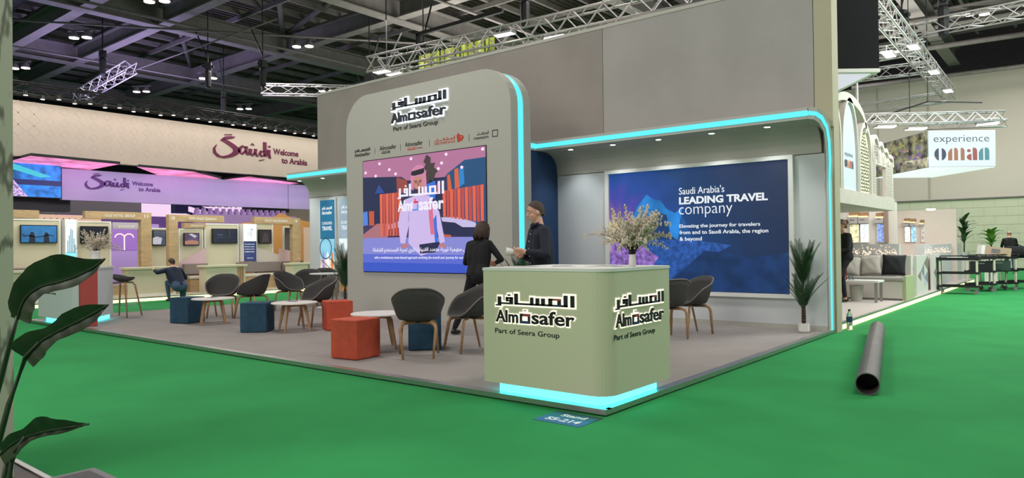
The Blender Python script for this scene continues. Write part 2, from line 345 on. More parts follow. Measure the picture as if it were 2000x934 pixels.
# ---------------------------------------------------------------- tower with screen
tw = thing('screen_tower', 'thick white rounded tower wall with large LED screen and backlit logo', 'display wall')
def rounded(x0, x1, z0, z1, r, n=8):
    P = [(x0, z0), (x1, z0)]
    P += [(x1-r+r*math.cos(k*PI/2/n), z1-r+r*math.sin(k*PI/2/n)) for k in range(n+1)]
    P += [(x0+r+r*math.cos(PI/2+k*PI/2/n), z1-r+r*math.sin(PI/2+k*PI/2/n)) for k in range(n+1)]
    return P
def slab(y0, y1, inset, m, nm):
    Pl = Plane((0, y0, 0), (1, 0, 0)); Pl.poly(rounded(-11.21+inset, -7.08-inset, .05, 4.22-inset, .62-inset), m, tw, -(y1-y0), 0, nm)
slab(8.75, 8.93, 0, M['offwhite'], 'front_slab'); slab(8.93, 9.08, .012, M['cyan'], 'light_band'); slab(9.08, 9.26, 0, M['offwhite'], 'back_slab')
PT = Plane((0, 8.75, 0), (1, 0, 0))
lg = thing('tower_logo', 'large backlit two-line logo on the tower above the screen', 'sign')
logo(PT, -9.86, 3.58, 1.39, .44, M['dark'], lg, t=.03, halo=M['halo'], d=.004)
PT.text('Part of Seera Group', -9.84, 3.42, 1.14, .10, M['ink'], lg, .006, .004, 0, 'tagline_lettering')
L = bpy.data.lights.new('logo_glow', 'AREA'); L.energy = 14; L.size = 1.5; L.size_y = .5; L.shape = 'RECTANGLE'; L.color = (.85, .92, 1)
lo = bpy.data.objects.new('logo_glow', L); lo.location = (-9.17, 8.60, 3.82); lo.rotation_euler = (math.radians(-90), 0, 0); C.objects.link(lo)  # added area light in place of the letters' backlight
def mk(nm, lb): return thing(nm, lb, 'sign', group=None)
s = mk('wall_logo', 'small black two-line logo, leftmost in the row above the screen'); logo(PT, -10.96, 3.07, .46, .15, M['ink'], s, t=.003, bold=.01)
s = mk('wall_logo', 'small black logo with a dark business tag under it above the screen')
PT.text('Almosafer', -10.23, 3.125, .46, .08, M['ink'], s, .003, .01); PT.rect(-10.17, -9.95, 3.06, 3.10, M['ink'], s); PT.text('BUSINESS', -10.15, 3.07, .17, .02, M['white'], s, .002, 0, .003)
s = mk('wall_logo', 'small black logo with a red tag under it above the screen')
PT.text('Almosafer', -9.54, 3.125, .46, .08, M['ink'], s, .003, .01); PT.rect(-9.47, -9.27, 3.06, 3.10, M['red'], s); PT.text('ACTIVITIES', -9.45, 3.07, .16, .02, M['white'], s, .002, 0, .003)
PT.text('& more', -9.24, 3.065, .15, .03, M['red'], s)
s = mk('wall_logo', 'small red logo with a red cat head shape above the screen')
PT.text('DISCOVER', -8.79, 3.085, .30, .04, M['red'], s, .003, .008); PT.text('SAUDI', -8.48, 3.085, .18, .04, M['red'], s, .003)
ARt = [rr(0,0,.2,.2), rr(.16,.1,.2,.5), rr(.24,0,.4,.2), rr(.44,0,.5,.8), rr(.53,0,.72,.2), rr(.58,.2,.61,.5), rr(.66,.2,.69,.5), rr(.75,0,1,.2), rr(.8,.2,.84,.6), rr(.95,.2,1,1), rr(.1,.7,.16,.85), rr(.6,.7,.66,.85)]
PT.poly([[(-8.79+x*.49, 3.145+y*.055) for x, y in q] for q in ARt], M['red'], s, .003, 0, 'arabic_lettering')
PT.poly([(-8.24,3.08),(-8.14,3.10),(-8.09,3.15),(-8.12,3.185),(-8.19,3.20),(-8.23,3.24),(-8.26,3.19)], M['red'], s, .004)
PT.poly([rr(-8.17,3.155,-8.145,3.165)], M['white'], s, .005)
s = mk('wall_logo', 'small dark outline-square logo, rightmost in the row above the screen')
PT.text('mawasim', -7.87, 3.08, .32, .05, M['ink'], s, .003); PT.poly([[(-7.80+x*.25, 3.15+y*.05) for x, y in q] for q in ARt], M['ink'], s, .003, 0, 'arabic_lettering')
PT.poly([rr(-7.47,3.085,-7.35,3.097), rr(-7.47,3.185,-7.35,3.197), rr(-7.47,3.097,-7.458,3.185), rr(-7.362,3.097,-7.35,3.185)], M['ink'], s)
for x in (-10.37, -9.66, -8.92, -7.98): PT.rect(x, x+.006, 3.07, 3.19, M['ink'], tw, name='divider_line')
# the LED screen
def sc(rgb, e=1.0, nz=0, s=30): return mat('screen_%d_%d_%d' % rgb, rgb, .5, emit=e, noise=nz, scale=s)
so = thing('led_screen', 'large LED wall screen showing a man in a white robe in a lounge', 'screen')
PS = Plane((-10.70, 8.75, .875), (1, 0, 0))
PS.rect(-.015, 3.105, -.015, 2.095, M['black'], so, .006, 0, 'bezel')
PS.rect(0, 3.09, 0, 2.08, sc((60, 50, 90)), so, .004, .006, 'picture')
L = [('ceiling',[(0.0, 2.08), (3.09, 2.08), (3.09, 1.9), (2.62, 1.88), (2.22, 1.69), (2.15, 1.63), (1.22, 1.64), (1.07, 1.72), (0.0, 1.78)],(176,112,150)),
('wall_dark',[(0.0, 1.78), (0.94, 1.73), (1.24, 1.64), (2.18, 1.64), (2.27, 0.85), (0.0, 0.89)],(24,34,74)),
('wall_blue',[(2.22, 1.69), (2.62, 1.89), (3.09, 1.9), (3.09, 0.73), (2.27, 0.85)],(18,74,120)),
('slats',[(0.94, 1.72), (1.22, 1.64), (1.24, 1.43), (0.95, 1.43)],(150,66,60)),
('slats',[(2.22, 1.66), (2.28, 1.68), (2.33, 1.4), (2.23, 1.38)],(210,96,60)),('slats',[(2.39, 1.75), (2.48, 1.77), (2.5, 1.44), (2.4, 1.42)],(214,98,60)),
('window',[(2.5,1.74),(2.6,1.78),(2.62,1.5),(2.5,1.44)],(30,130,200)),
('floor',[(0.0, 0.7), (0.39, 0.89), (1.06, 0.88), (1.06, 0.61), (0.0, 0.6)],(170,110,120)),('floor',[(2.13, 0.66), (2.3, 0.65), (2.3, 0.59), (2.13, 0.59)],(190,90,50)),
('seat',[(0.69, 0.85), (1.02, 0.92), (1.02, 0.63), (0.69, 0.63)],(28,34,84)),('seat_top',[(0.69, 0.85), (1.02, 0.92), (1.06, 0.81), (0.7, 0.78)],(190,180,225)),
('seat',[(2.07, 0.93), (2.47, 0.89), (2.73, 0.76), (3.09, 0.75), (3.09, 0.59), (2.73, 0.6), (2.13, 0.66)],(22,30,72)),
('seat_top',[(2.07, 0.95), (2.31, 0.95), (2.47, 0.94), (2.86, 0.84), (2.89, 0.76), (2.57, 0.77), (2.4, 0.85), (2.1, 0.88)],(196,186,228)),
('stool',[(0.17, 1.13), (0.32, 1.13), (0.32, 0.86), (0.18, 0.86)],(190,84,60)),('stool',[(0.0, 1.12), (0.13, 1.13), (0.14, 0.87), (0.0, 0.86)],(80,130,220)),
('glow',[(.35,1.45),(.47,1.62),(.62,1.45)],(40,70,150))]
for i, (nm, p, c) in enumerate(L): PS.poly(p, sc(c), so, .002, .01+i*.0008, 'printed_'+nm)
dd = .026
for k in range(7):
    x = .49+k*.083; PS.poly([(x, 1.43+.01*k/7), (x+.074, 1.44), (x+.072, .66), (x+.012, .65)], sc((226-(k%2)*34, 104-(k%2)*22, 74)), so, .002, dd, 'printed_slat')
for k in range(11):
    x = 2.12+k*.086; PS.poly([(x, 1.40+.005*k), (x+.072, 1.405+.005*k), (x+.07, .95-.012*k), (x+.008, .96-.012*k)], sc((228-(k%2)*40, 98-(k%2)*24, 66)), so, .002, dd, 'printed_slat')
PS.poly([(0.0, 0.6), (0.1, 0.63), (3.09, 0.6), (3.09, 0.3), (0.0, 0.33)], sc((132,134,210)), so, .002, .029, 'printed_desk')
PS.poly([(0.0, 0.33), (3.09, 0.3), (3.09, 0.15), (0, .17)], sc((88,104,206)), so, .002, .029, 'printed_desk')
PS.poly([(0.0, 0.17), (3.09, 0.15), (3.09, 0), (0, 0)], sc((52,84,196)), so, .002, .029, 'printed_desk')
L2 = [('tree',[(1.74,2.06),(1.66,1.93),(1.72,1.9),(1.66,1.8),(1.74,1.78),(1.7,1.62),(1.78,1.55),(1.84,1.62),(1.9,1.56),(1.95,1.7),(2.02,1.76),(1.92,1.82),(1.95,1.9),(1.84,1.9),(1.84,2.0)],(62,52,50)),
('strip',[(1.64, 1.52), (1.96, 1.59), (1.95, 1.27), (1.66, 1.39)],(40,110,210)),
('robe',[(1.31, 1.33), (1.51, 1.37), (1.8, 1.34), (2.04, 1.05), (2.17, 0.53), (2.05, 0.5), (1.96, 0.85), (1.99, 0.39), (1.57, 0.29), (1.26, 0.52), (1.28, 0.85), (1.17, 0.51), (1.05, 0.52), (1.0, 0.89), (1.06, 1.11), (1.18, 1.3)],(204,184,232)),
('shade',[(1.27,.86),(1.3,1.15),(1.26,.95)],(150,130,190)),
('strip',[(1.88,.9),(1.97,1.0),(2.0,.53),(1.94,.5)],(50,110,220)),
('scarf',[(1.78, 1.26), (1.87, 1.21), (1.93, 0.66), (1.83, 0.66), (1.79, 0.96)],(214,110,140)),
('ghutra',[(1.34, 1.71), (1.39, 1.85), (1.52, 1.9), (1.65, 1.88), (1.72, 1.76), (1.74, 1.58), (1.73, 1.34), (1.65, 1.35), (1.64, 1.67), (1.41, 1.67), (1.41, 1.45), (1.34, 1.48)],(206,130,168)),
('face',[(1.41, 1.69), (1.64, 1.69), (1.65, 1.52), (1.58, 1.41), (1.49, 1.4), (1.42, 1.5)],(196,132,120)),
('beard',[(1.43, 1.5), (1.47,1.47), (1.56,1.47), (1.62, 1.5), (1.58, 1.40), (1.49, 1.385)],(52,34,46)),
('agal',[(1.35, 1.75), (1.37, 1.79), (1.68, 1.83), (1.69, 1.76), (1.64, 1.73), (1.44, 1.71), (1.36, 1.72)],(20,16,26)),
('nose',[(1.52,1.6),(1.545,1.6),(1.56,1.52),(1.51,1.515)],(160,100,96)),('eye',[(1.455,1.575),(1.50,1.575),(1.50,1.588),(1.455,1.588)],(30,18,26)),('eye',[(1.56,1.575),(1.605,1.58),(1.605,1.592),(1.56,1.588)],(30,18,26)),('brow',[(1.44,1.60),(1.51,1.60),(1.51,1.615),(1.44,1.62)],(40,26,34)),('brow',[(1.55,1.60),(1.62,1.61),(1.62,1.625),(1.55,1.615)],(40,26,34)),
('hand',[(1.09, 0.49), (1.22, 0.52), (1.28, 0.46), (1.17, 0.43), (1.07, 0.43)],(186,120,130)),('hand',[(2.03, 0.49), (2.13, 0.51), (2.2, 0.47), (2.19, 0.43), (2.06, 0.42)],(186,120,130)),
('tablet',[(1.55, 0.49), (2.02, 0.53), (2.06, 0.51), (1.94, 0.35), (1.57, 0.33)],(26,30,70))]
for i, (nm, p, c) in enumerate(L2): PS.poly(p, sc(c), so, .0015, .0315+i*.0006, 'printed_'+nm)
for x, z in [(0.5, 2.0), (0.1, 1.86), (0.77, 1.87), (0.94, 1.78), (0.39, 1.78), (1.35, 2.02), (2.22, 2.02), (2.11, 1.88), (2.03, 1.79), (3.05, 2.03), (2.58, 1.77)]:
    PS.poly([(x+.035*math.cos(k*PI/4), z+.028*math.sin(k*PI/4)) for k in range(8)], sc((255, 225, 250)), so, .0015, .034, 'printed_lamp')
wm = sc((240, 236, 252)); ds = .043
PS.poly([[(1.0+x*1.17, 1.33+y*.245) for x, y in q] for q in AR], wm, so, .002, ds, 'arabic_lettering')
PS.text('Alm', 1.0, 1.09, .36, .20, wm, so, .002, .03, ds); PS.text('safer', 1.55, 1.09, .61, .22, wm, so, .002, .03, ds)
PS.poly([rr(1.39,1.09,1.53,1.12), rr(1.50,1.12,1.53,1.2)], sc((90,150,220)), so, .002, ds); PS.poly([rr(1.42,1.22,1.53,1.26), rr(1.44,1.26,1.47,1.3)], sc((220,60,90)), so, .002, ds); PS.poly([rr(1.36,1.13,1.39,1.25)], wm, so, .002, ds)
PS.poly([[(2.0+x*.16,1.36+y*.2) for x, y in [(0,0),(.3,0),(.3,.9),(0,.9)]]], sc((214,70,90)), so, .002, ds)
random.seed(3)
def arabic_line(pl, a, b, w, h, m, parent, d, words=8, t=.002):
    """a run of joined arabic script: baseline strokes, teeth, bowls and dots"""
    P = []; x = a; ww = w/words
    for k in range(words):
        x0 = a+k*ww; x1 = x0+ww*.86; P.append(rr(x0, b+h*.2, x1, b+h*.36)); q = x0
        while q < x1-.02:
            r = random.random()
            if r < .3: P.append(rr(q, b+h*.2, q+h*.13, b+h*.95))
            elif r < .6: P.append(rr(q, b+h*.2, q+h*.12, b+h*.6))
            elif r < .8: P += [rr(q, b+h*.2, q+h*.12, b+h*.62), rr(q, b+h*.5, q+h*.4, b+h*.64), rr(q+h*.3, b+h*.2, q+h*.42, b+h*.6)]
            else: P.append(rr(q, b-h*.12, q+h*.3, b+h*.02))
            if random.random() < .45: P.append(rr(q, b+h*.75, q+h*.14, b+h*.88))
            q += h*(.35+.3*random.random())
    pl.poly(P, m, parent, t, d, 'arabic_lettering')
def arabic_text(pl, s, a, b, w, h, m, parent, d, t=.002): pl.text(s, a, b, w, h, m, parent, t, .01, d, 'arabic_lettering')
# letters in their joined presentation forms, laid out right to left
FB = {'ا':('ﺍ','ﺎ',0,0),'أ':('ﺃ','ﺄ',0,0),'ب':('ﺏ','ﺐ','ﺑ','ﺒ'),'ة':('ﺓ','ﺔ',0,0),'ت':('ﺕ','ﺖ','ﺗ','ﺘ'),'ث':('ﺙ','ﺚ','ﺛ','ﺜ'),'ج':('ﺝ','ﺞ','ﺟ','ﺠ'),'خ':('ﺥ','ﺦ','ﺧ','ﺨ'),
'د':('ﺩ','ﺪ',0,0),'ر':('ﺭ','ﺮ',0,0),'س':('ﺱ','ﺲ','ﺳ','ﺴ'),'ش':('ﺵ','ﺶ','ﺷ','ﺸ'),'ع':('ﻉ','ﻊ','ﻋ','ﻌ'),'ق':('ﻕ','ﻖ','ﻗ','ﻘ'),'ل':('ﻝ','ﻞ','ﻟ','ﻠ'),'م':('ﻡ','ﻢ','ﻣ','ﻤ'),
'ن':('ﻥ','ﻦ','ﻧ','ﻨ'),'ه':('ﻩ','ﻪ','ﻫ','ﻬ'),'و':('ﻭ','ﻮ',0,0),'ي':('ﻱ','ﻲ','ﻳ','ﻴ'),'ى':('ﻯ','ﻰ',0,0)}
def shape(s):
    o = []
    for i, c in enumerate(s):
        if c not in FB: o.append(c); continue
        pj = i > 0 and s[i-1] in FB and FB[s[i-1]][2]; nj = i+1 < len(s) and s[i+1] in FB and FB[c][2]
        o.append(FB[c][3] if pj and nj else FB[c][1] if pj else FB[c][2] if nj else FB[c][0])
    return ''.join(reversed(o))
PS.text(shape('على منهجية ثورية متعدد القنوات تثري تجربة المستخدم الشاملة')+'', .30, .335, 2.45, .105, wm, so, .002, .01, ds, 'arabic_lettering')
PS.text('with a revolutionary omni-channel approach enriching the overall user journey for our customers', .34, .225, 2.55, .06, wm, so, .002, .008, ds)
# ---------------------------------------------------------------- billboard
bb = thing('lightbox_billboard', 'wide framed dark blue lightbox poster with white slogan on the right wall', 'billboard')
PB = Plane((-6.47, 10.70, .55), (1, 0, 0))
MB().box(-6.52, -6.45, 10.62, 10.70, .50, 2.60).build('frame_bar', M['white'], bb); MB().box(-3.40, -3.33, 10.62, 10.70, .50, 2.60).build('frame_bar', M['white'], bb)
MB().box(-6.45, -3.40, 10.62, 10.70, 2.54, 2.60).build('frame_bar', M['white'], bb); MB().box(-6.45, -3.40, 10.62, 10.70, .50, .56).build('frame_bar', M['white'], bb)
def bbmat():
    m = bpy.data.materials.new('sunburst_over_sea_print'); m.use_nodes = True; nt = m.node_tree; b = nt.nodes['Principled BSDF']; N = nt.nodes.new; Lk = nt.links.new
    tc = N('ShaderNodeTexCoord'); sub = N('ShaderNodeVectorMath'); sub.operation = 'SUBTRACT'; sub.inputs[1].default_value = (-6.33, 0, 1.52); Lk(tc.outputs['Object'], sub.inputs[0])
    sx = N('ShaderNodeSeparateXYZ'); Lk(sub.outputs[0], sx.inputs[0])
    cx = N('ShaderNodeCombineXYZ'); Lk(sx.outputs[0], cx.inputs[0]); Lk(sx.outputs[2], cx.inputs[1])
    ln = N('ShaderNodeVectorMath'); ln.operation = 'LENGTH'; Lk(cx.outputs[0], ln.inputs[0])
    at = N('ShaderNodeMath'); at.operation = 'ARCTAN2'; Lk(sx.outputs[2], at.inputs[0]); Lk(sx.outputs[0], at.inputs[1])
    ml = N('ShaderNodeMath'); ml.operation = 'MULTIPLY'; ml.inputs[1].default_value = 17; Lk(at.outputs[0], ml.inputs[0])
    sn = N('ShaderNodeMath'); sn.operation = 'SINE'; Lk(ml.outputs[0], sn.inputs[0])
    nz = N('ShaderNodeTexNoise'); nz.inputs['Scale'].default_value = 3.5; nz.inputs['Detail'].default_value = 6; Lk(tc.outputs['Object'], nz.inputs['Vector'])
    a1 = N('ShaderNodeMath'); a1.operation = 'MULTIPLY_ADD'; a1.inputs[1].default_value = .06; Lk(sn.outputs[0], a1.inputs[0]); Lk(ln.outputs['Value'], a1.inputs[2])
    a2 = N('ShaderNodeMath'); a2.operation = 'MULTIPLY_ADD'; a2.inputs[1].default_value = .5; Lk(nz.outputs[0], a2.inputs[0]); Lk(a1.outputs[0], a2.inputs[2])
    a3 = N('ShaderNodeMath'); a3.operation = 'SUBTRACT'; a3.inputs[1].default_value = .25; Lk(a2.outputs[0], a3.inputs[0])
    a4 = N('ShaderNodeMath'); a4.operation = 'DIVIDE'; a4.inputs[1].default_value = 3.2; Lk(a3.outputs[0], a4.inputs[0])
    rp = N('ShaderNodeValToRGB'); e = rp.color_ramp.elements
    cols = [(0, (255, 255, 225)), (.035, (236, 226, 130)), (.10, (120, 90, 150)), (.17, (76, 70, 170)), (.27, (34, 74, 158)), (.45, (16, 60, 112)), (.7, (16, 44, 84)), (1, (18, 34, 64))]
    e[0].position = 0; e[0].color = (*lin(cols[0][1]), 1); e[1].position = 1; e[1].color = (*lin(cols[-1][1]), 1)
    for p, c in cols[1:-1]: q = e.new(p); q.color = (*lin(c), 1)
    Lk(a4.outputs[0], rp.inputs[0]); Lk(rp.outputs[0], b.inputs['Emission Color']); b.inputs['Emission Strength'].default_value = .9
    b.inputs['Base Color'].default_value = (.01, .015, .03, 1); b.inputs['Roughness'].default_value = .35; return m
PB.rect(.02, 3.05, .01, 1.99, bbmat(), bb, .02, .02, 'poster_print')
def sp(rgb, nz=.2, s=6): return mat('poster_%d_%d_%d' % rgb, rgb, .4, emit=.9, noise=nz, scale=s)
PB.poly([(0.47, 1.22), (0.55,1.4), (0.62, 1.47), (0.74, 1.6), (.85,1.52), (1.0, 1.49), (1.1,1.35), (1.25,1.27), (1.39, 1.37), (1.33, 1.09), (1.32, 0.84), (0.75, 0.85),(.6,1.0)], sp((28,98,160),.35,3), bb, .002, .04, 'printed_sky')
PB.poly([(0.85, 1.24), (.92,1.3), (1.1, 1.25), (1.14,1.05), (1.17, 0.91), (1.27, 0.84), (0.75, 0.85)], sp((18,44,86)), bb, .002, .042, 'printed_rock')
PB.poly([(1.3, 0.84), (1.37, 1.23), (1.46, 1.08), (1.53, 0.83)], sp((20,66,120)), bb, .002, .042, 'printed_rock')
PB.poly([(.04,.80),(.75,.85),(1.55,.83),(2.2,.74),(1.9,.6),(1.3,.34),(1.0,.02),(.03,.02)], mat('poster_sea', (30,66,128), .4, emit=.9, noise=.35, scale=14), bb, .002, .041, 'printed_sea')
PB.poly([(.04,.80),(.55,.82),(.95,.55),(.75,.30),(.3,.2),(.03,.3)], mat('poster_glint', (112,84,150), .4, emit=.9, noise=.5, scale=16), bb, .002, .043, 'printed_glint')
PB.poly([(1.0,.02),(1.33, 0.31), (1.75, 0.66), (2.1,.62), (2.45, 0.55), (3.05, 0.62), (3.05, 0.02)], sp((14,42,82),.25,5), bb, .002, .0425, 'printed_hillside')
wt = mat('lit_white_lettering', (236, 242, 246), .5, emit=.95)
PB.text("Saudi Arabia's", 1.33, 1.565, .76, .115, wt, bb, .004, .0, .045); PB.text('LEADING TRAVEL', 1.33, 1.405, 1.43, .12, wt, bb, .004, .035, .045)
PB.text('company', 1.325, 1.185, .89, .175, wt, bb, .004, -.012, .045)
PB.text('Elevating the journey for travelers', 1.33, 1.01, 1.31, .075, wt, bb, .004, .012, .045)
PB.text('from and to Saudi Arabia, the region', 1.33, .905, 1.43, .08, wt, bb, .004, .012, .045)
PB.text('& beyond', 1.33, .80, .38, .08, wt, bb, .004, .012, .045)
# ---------------------------------------------------------------- posters on the left wing
for x0, x1, c, tl, wd, lab in ((-14.68, -14.12, (26, 92, 124), 'CONSUMER', 0, 'tall backlit teal poster with ferris wheel picture behind the palm'), (-13.93, -13.36, (128, 146, 160), 'BUSINESS', 1, 'tall backlit grey poster with robed figures, half hidden by the tower')):
    p = thing('lit_poster', lab, 'poster', group=None); Q = Plane((x0, 10.70, .3), (1, 0, 0))
    MB().box(x0-.04, x1+.04, 10.65, 10.70, .26, 2.54).build('poster_frame', M['white'], p)
    Q.rect(0, x1-x0, 0, 2.2, sp(c, .08, 2), p, .01, .05, 'poster_print')
    Q.rect(0, x1-x0, .7, 1.25, sp((120, 176, 198) if not wd else (196, 206, 210), .1, 3), p, .002, .061); Q.rect(0, x1-x0, .45, .75, sp((196, 190, 170), .3, 9), p, .002, .062, 'printed_sand')
    Q.rect(0, x1-x0, 0, .48, sp((92, 132, 48) if not wd else (150, 110, 70), .35, 12), p, .002, .063, 'printed_grass')
    for k in range(3): Q.poly([(.08+k*.17, .5), (.18+k*.17, .5), (.17+k*.17, .85), (.13+k*.17, .95), (.09+k*.17, .85)], sp(((150, 120, 170), (214, 214, 214), (190, 110, 70))[(k+wd*2) % 3], .2, 9), p, .002, .065, 'printed_figure')
    if not wd:
        R1 = [(.22+.24*math.cos(k*PI/10), 1.02+.26*math.sin(k*PI/10)) for k in range(20)]; R2 = [(.22+.215*math.cos(k*PI/10), 1.02+.235*math.sin(k*PI/10)) for k in range(20)]
        Q.poly([[R1[k], R1[(k+1)%20], R2[(k+1)%20], R2[k]] for k in range(20)], sp((30, 60, 84), 0), p, .002, .0655, 'printed_wheel')
    else: Q.poly([(.3,.5),(.5,.5),(.48,1.0),(.42,1.15),(.34,1.0)], sp((176, 84, 50), .2, 9), p, .002, .066, 'printed_figure')
    logo(Q, .08, 1.85, .40, .2, wt, p, t=.002, d=.064, bold=.02)
    Q.text(tl, .08, 1.60, .40, .07, wt, p, .002, .0, .064); Q.text('TRAVEL', .08, 1.46, .40, .10, wt, p, .002, .03, .064)
# ---------------------------------------------------------------- reception counter
def counter(x0, x1, y0, y1, z0, z1, r, parent):
    P = [(x0, y0)]+[(x1-r+r*math.sin(k*PI/16), y0+r-r*math.cos(k*PI/16)) for k in range(9)]+[(x1, y1), (x0, y1)]
    mb = MB(); mb.prism(P, (0, 0, z0), (1, 0, 0), (0, 1, 0), z1-z0); return mb
ct = thing('reception_counter', 'pale green counter with rounded corner and lit logos at the platform corner', 'counter')
counter(-4.10, -2.86, 4.66, 5.71, .14, 1.10, .16, ct).build('body', M['sage'], ct)
counter(-4.105, -2.855, 4.655, 5.715, 1.10, 1.125, .165, ct).build('worktop', M['white'], ct)
counter(-4.0, -2.95, 4.75, 5.62, .05, .14, .12, ct).build('plinth_light', M['cyan2'], ct)
PC = Plane((0, 4.66, 0), (1, 0, 0)); PR = Plane((-2.86, 0, 0), (0, 1, 0))
for Pn, a0, ww in ((PC, -3.955, .81), (PR, 4.785, .80)):
    logo(Pn, a0, .665, ww, .255, M['ink'], ct, t=.008, halo=M['halo2'], accents=True)
    Pn.text('Part of Seera Group', a0-.015, .555, ww*.83, .055, M['ink'], ct, .003, .004, 0, 'tagline_lettering')
# mini reception counter, far left corner
c2 = thing('small_counter', 'white rounded counter with lit logo at the far left platform corner', 'counter')
counter(-14.92, -13.12, 4.66, 4.98, .14, 1.12, .25, c2).build('body', M['white2'], c2)
counter(-14.8, -13.25, 4.75, 4.93, .05, .14, .15, c2).build('plinth_light', M['cyan2'], c2)
logo(PC, -14.75, .66, .85, .26, M['ink'], c2, t=.008, halo=M['halo2']); PC.text('Part of Seera Group', -14.78, .55, .72, .055, M['ink'], c2, .003, .004, 0, 'tagline_lettering')
tag(MB().box(-13.10, -13.03, 4.68, 4.95, .055, 1.08).build('red_panel', M['redp'], bevel=.006), 'brick red upright panel standing against the small white counter', 'panel')
c3 = thing('side_desk', 'grey white box desk with lit base behind the red panel', 'desk')
c3.location = (-13.72, 5.14, 0); c3.rotation_euler = (0, 0, math.radians(139))
MB().box(0, .80, -.04, 0, .14, 1.0).build('side_panel', M['white2'], c3); MB().box(.76, .80, 0, .22, .14, 1.0).build('side_panel', M['white2'], c3); MB().box(0, .04, 0, .22, .14, 1.0).build('side_panel', M['white2'], c3)
MB().box(-.02, .82, -.06, .26, 1.0, 1.04).build('desk_top', M['white'], c3); MB().box(.06, .74, 0, .2, .06, .13).build('plinth_light', M['cyan2'], c3)
# floor sticker
st = thing('floor_sticker', 'dark blue and black stand number sticker on the green carpet', 'sign')
MB().box(-3.28, -2.86, 4.27, 4.44, .0, .003).build('blue_half', mat('sticker_blue', (42, 84, 132), .6), st); MB().box(-3.28, -2.86, 4.44, 4.60, .0, .003).build('black_half', M['ink'], st)
PF = Plane((0, 0, .003), (1, 0, 0), (0, 1, 0)); PF.text('Stand', -3.17, 4.47, .22, .07, M['white'], st, .001, .03); PF.text('S5-214', -3.22, 4.33, .30, .085, M['white'], st, .001, .03)
# ---------------------------------------------------------------- furniture
def armchair(nm, label, x, y, deg, first=[None]):
    """shell chair, local +x is the way it faces"""
    if first[0]:
        return dup(first[0], (x, y, .055), math.radians(deg), label)
    t = thing(nm, label, 'chair', (x, y, .055), math.radians(deg), 'charcoal shell armchairs on oak legs'); first[0] = t
    def smooth(x, lo, hi): q = min(1, max(0, (x-lo)/(hi-lo))); return q*q*(3-2*q)
    def rim(a): return .435+.195*smooth(a, .55, 1.6)+.16*smooth(a, 1.3, 2.9)   # a: angle from the front, 0..pi
    def pt(a, u, off=0):
        aa = abs(((a+PI) % (2*PI))-PI); w = max(0, (u-.42)/.58)
        n = 2.25; c, s_ = math.cos(a), math.sin(a)
        q = (abs(c)**n+abs(s_)**n)**(-1/n); ax = (.245 if aa < PI/2 else .235)-off; ay = .30-off
        k = min(1, (u/.45))**.8*(.62 if aa > .9 else .62+.2*(1-aa/.9)) + (.38 if aa > .9 else .18+.20*aa/.9)*w**.62
        z0 = .43-.012*math.sin(min(1, u)*PI); z = z0+(rim(aa)-.43)*w**1.55
        if aa < .8: z -= .022*u**5*(1-aa/.8)
        return (c*q*ax*k-.065*max(0, -c)*w+.02, s_*q*ay*k, z+off*.9)
    nA, nU = 36, 12
    out = MB(); V = [[pt(2*PI*i/nA, j/nU) for i in range(nA+1)] for j in range(1, nU+1)]
    Vi = [[pt(2*PI*i/nA, j/nU, .014) for i in range(nA+1)] for j in range(1, nU+1)]
    c0 = [[(.02, 0, .43)]*(nA+1)]; c1 = [[(.02, 0, .4426)]*(nA+1)]
    out.grid([r[::-1] for r in c0+V]); out.grid(c1+Vi); out.grid([V[-1][::-1], Vi[-1][::-1]])
    out.build('shell', M['shell'], t, smooth=True, weld=True)
    MB().tube([Vector((p[0], p[1], p[2]+.006)) for p in V[-1]], .009, 6).build('rim_piping', M['shell2'], t, smooth=True)
    MB().box(-.12, .14, -.03, .03, .398, .42).box(-.02, .04, -.14, .14, .398, .42).build('under_bracket', M['black'], t)
    for sx in (1, -1):
        for sy in (1, -1):
            MB().tube([(0.02+sx*.02, sy*.02, .395), (.02+sx*.13, sy*.15, .395), (.02+sx*.165, sy*.185, .375), (.02+sx*.18, sy*.20, .33), (.02+sx*.235, sy*(.225 if sx > 0 else .168), 0)],
                      [(.021, .012), (.021, .013), (.022, .016), (.022, .017), (.015, .013)], 8, up=(sy*.7, -sx*.7, .05)).build('leg', M['oak'], t, smooth=True)
    return t
CH = [(-6.02, 5.70, 135, 'grey armchair seen from behind, between the near red pouf and the counter'),
      (-5.86, 6.42, 250, 'grey armchair facing left directly behind the counter edge, by the woman in black'),
      (-4.42, 8.76, 150, 'nearer of two grey armchairs right of the counter, back turned to us'),
      (-4.36, 9.40, 242, 'farther of two grey armchairs right of the counter, under the blue billboard'),
      (-12.6, 6.95, 318, 'grey armchair facing us behind the left round table'),
      (-12.05, 7.25, 205, 'grey armchair half hidden behind the middle blue pouf'),
      (-12.75, 8.46, 12, 'leftmost armchair of the cluster at the white table, turned right'),
      (-13.65, 9.55, 318, 'armchair at the back of the cluster by the white table, facing us'),
      (-9.82, 7.08, 262, 'grey armchair behind the middle round table, seat facing us'),
      (-13.95, 10.25, 330, 'armchair at the inner wall behind the others, only its rim visible')]
for x, y, d, l in CH: armchair('armchair', l, x, y, d)
def pouf(x, y, deg, m, label, cat='pouf'):
    t = thing('cube_pouf', label, 'pouf', (x, y, .055), math.radians(deg), 'velvet cube poufs')
    MB().box(-.2, .2, -.2, .2, 0, .445).build('cover', m, t, smooth=False, bevel=.014, weld=True)
    mb = MB()
    for s in (-1, 1):
        mb.tube([(s*.2, -.19, .432), (s*.2, .19, .432)], .003, 5).tube([(-.19, s*.2, .432), (.19, s*.2, .432)], .003, 5)
    mb.build('seam_piping', m, t); return t
pouf(-6.60, 5.26, 8, M['orange'], 'near terracotta red cube pouf at the front platform edge')
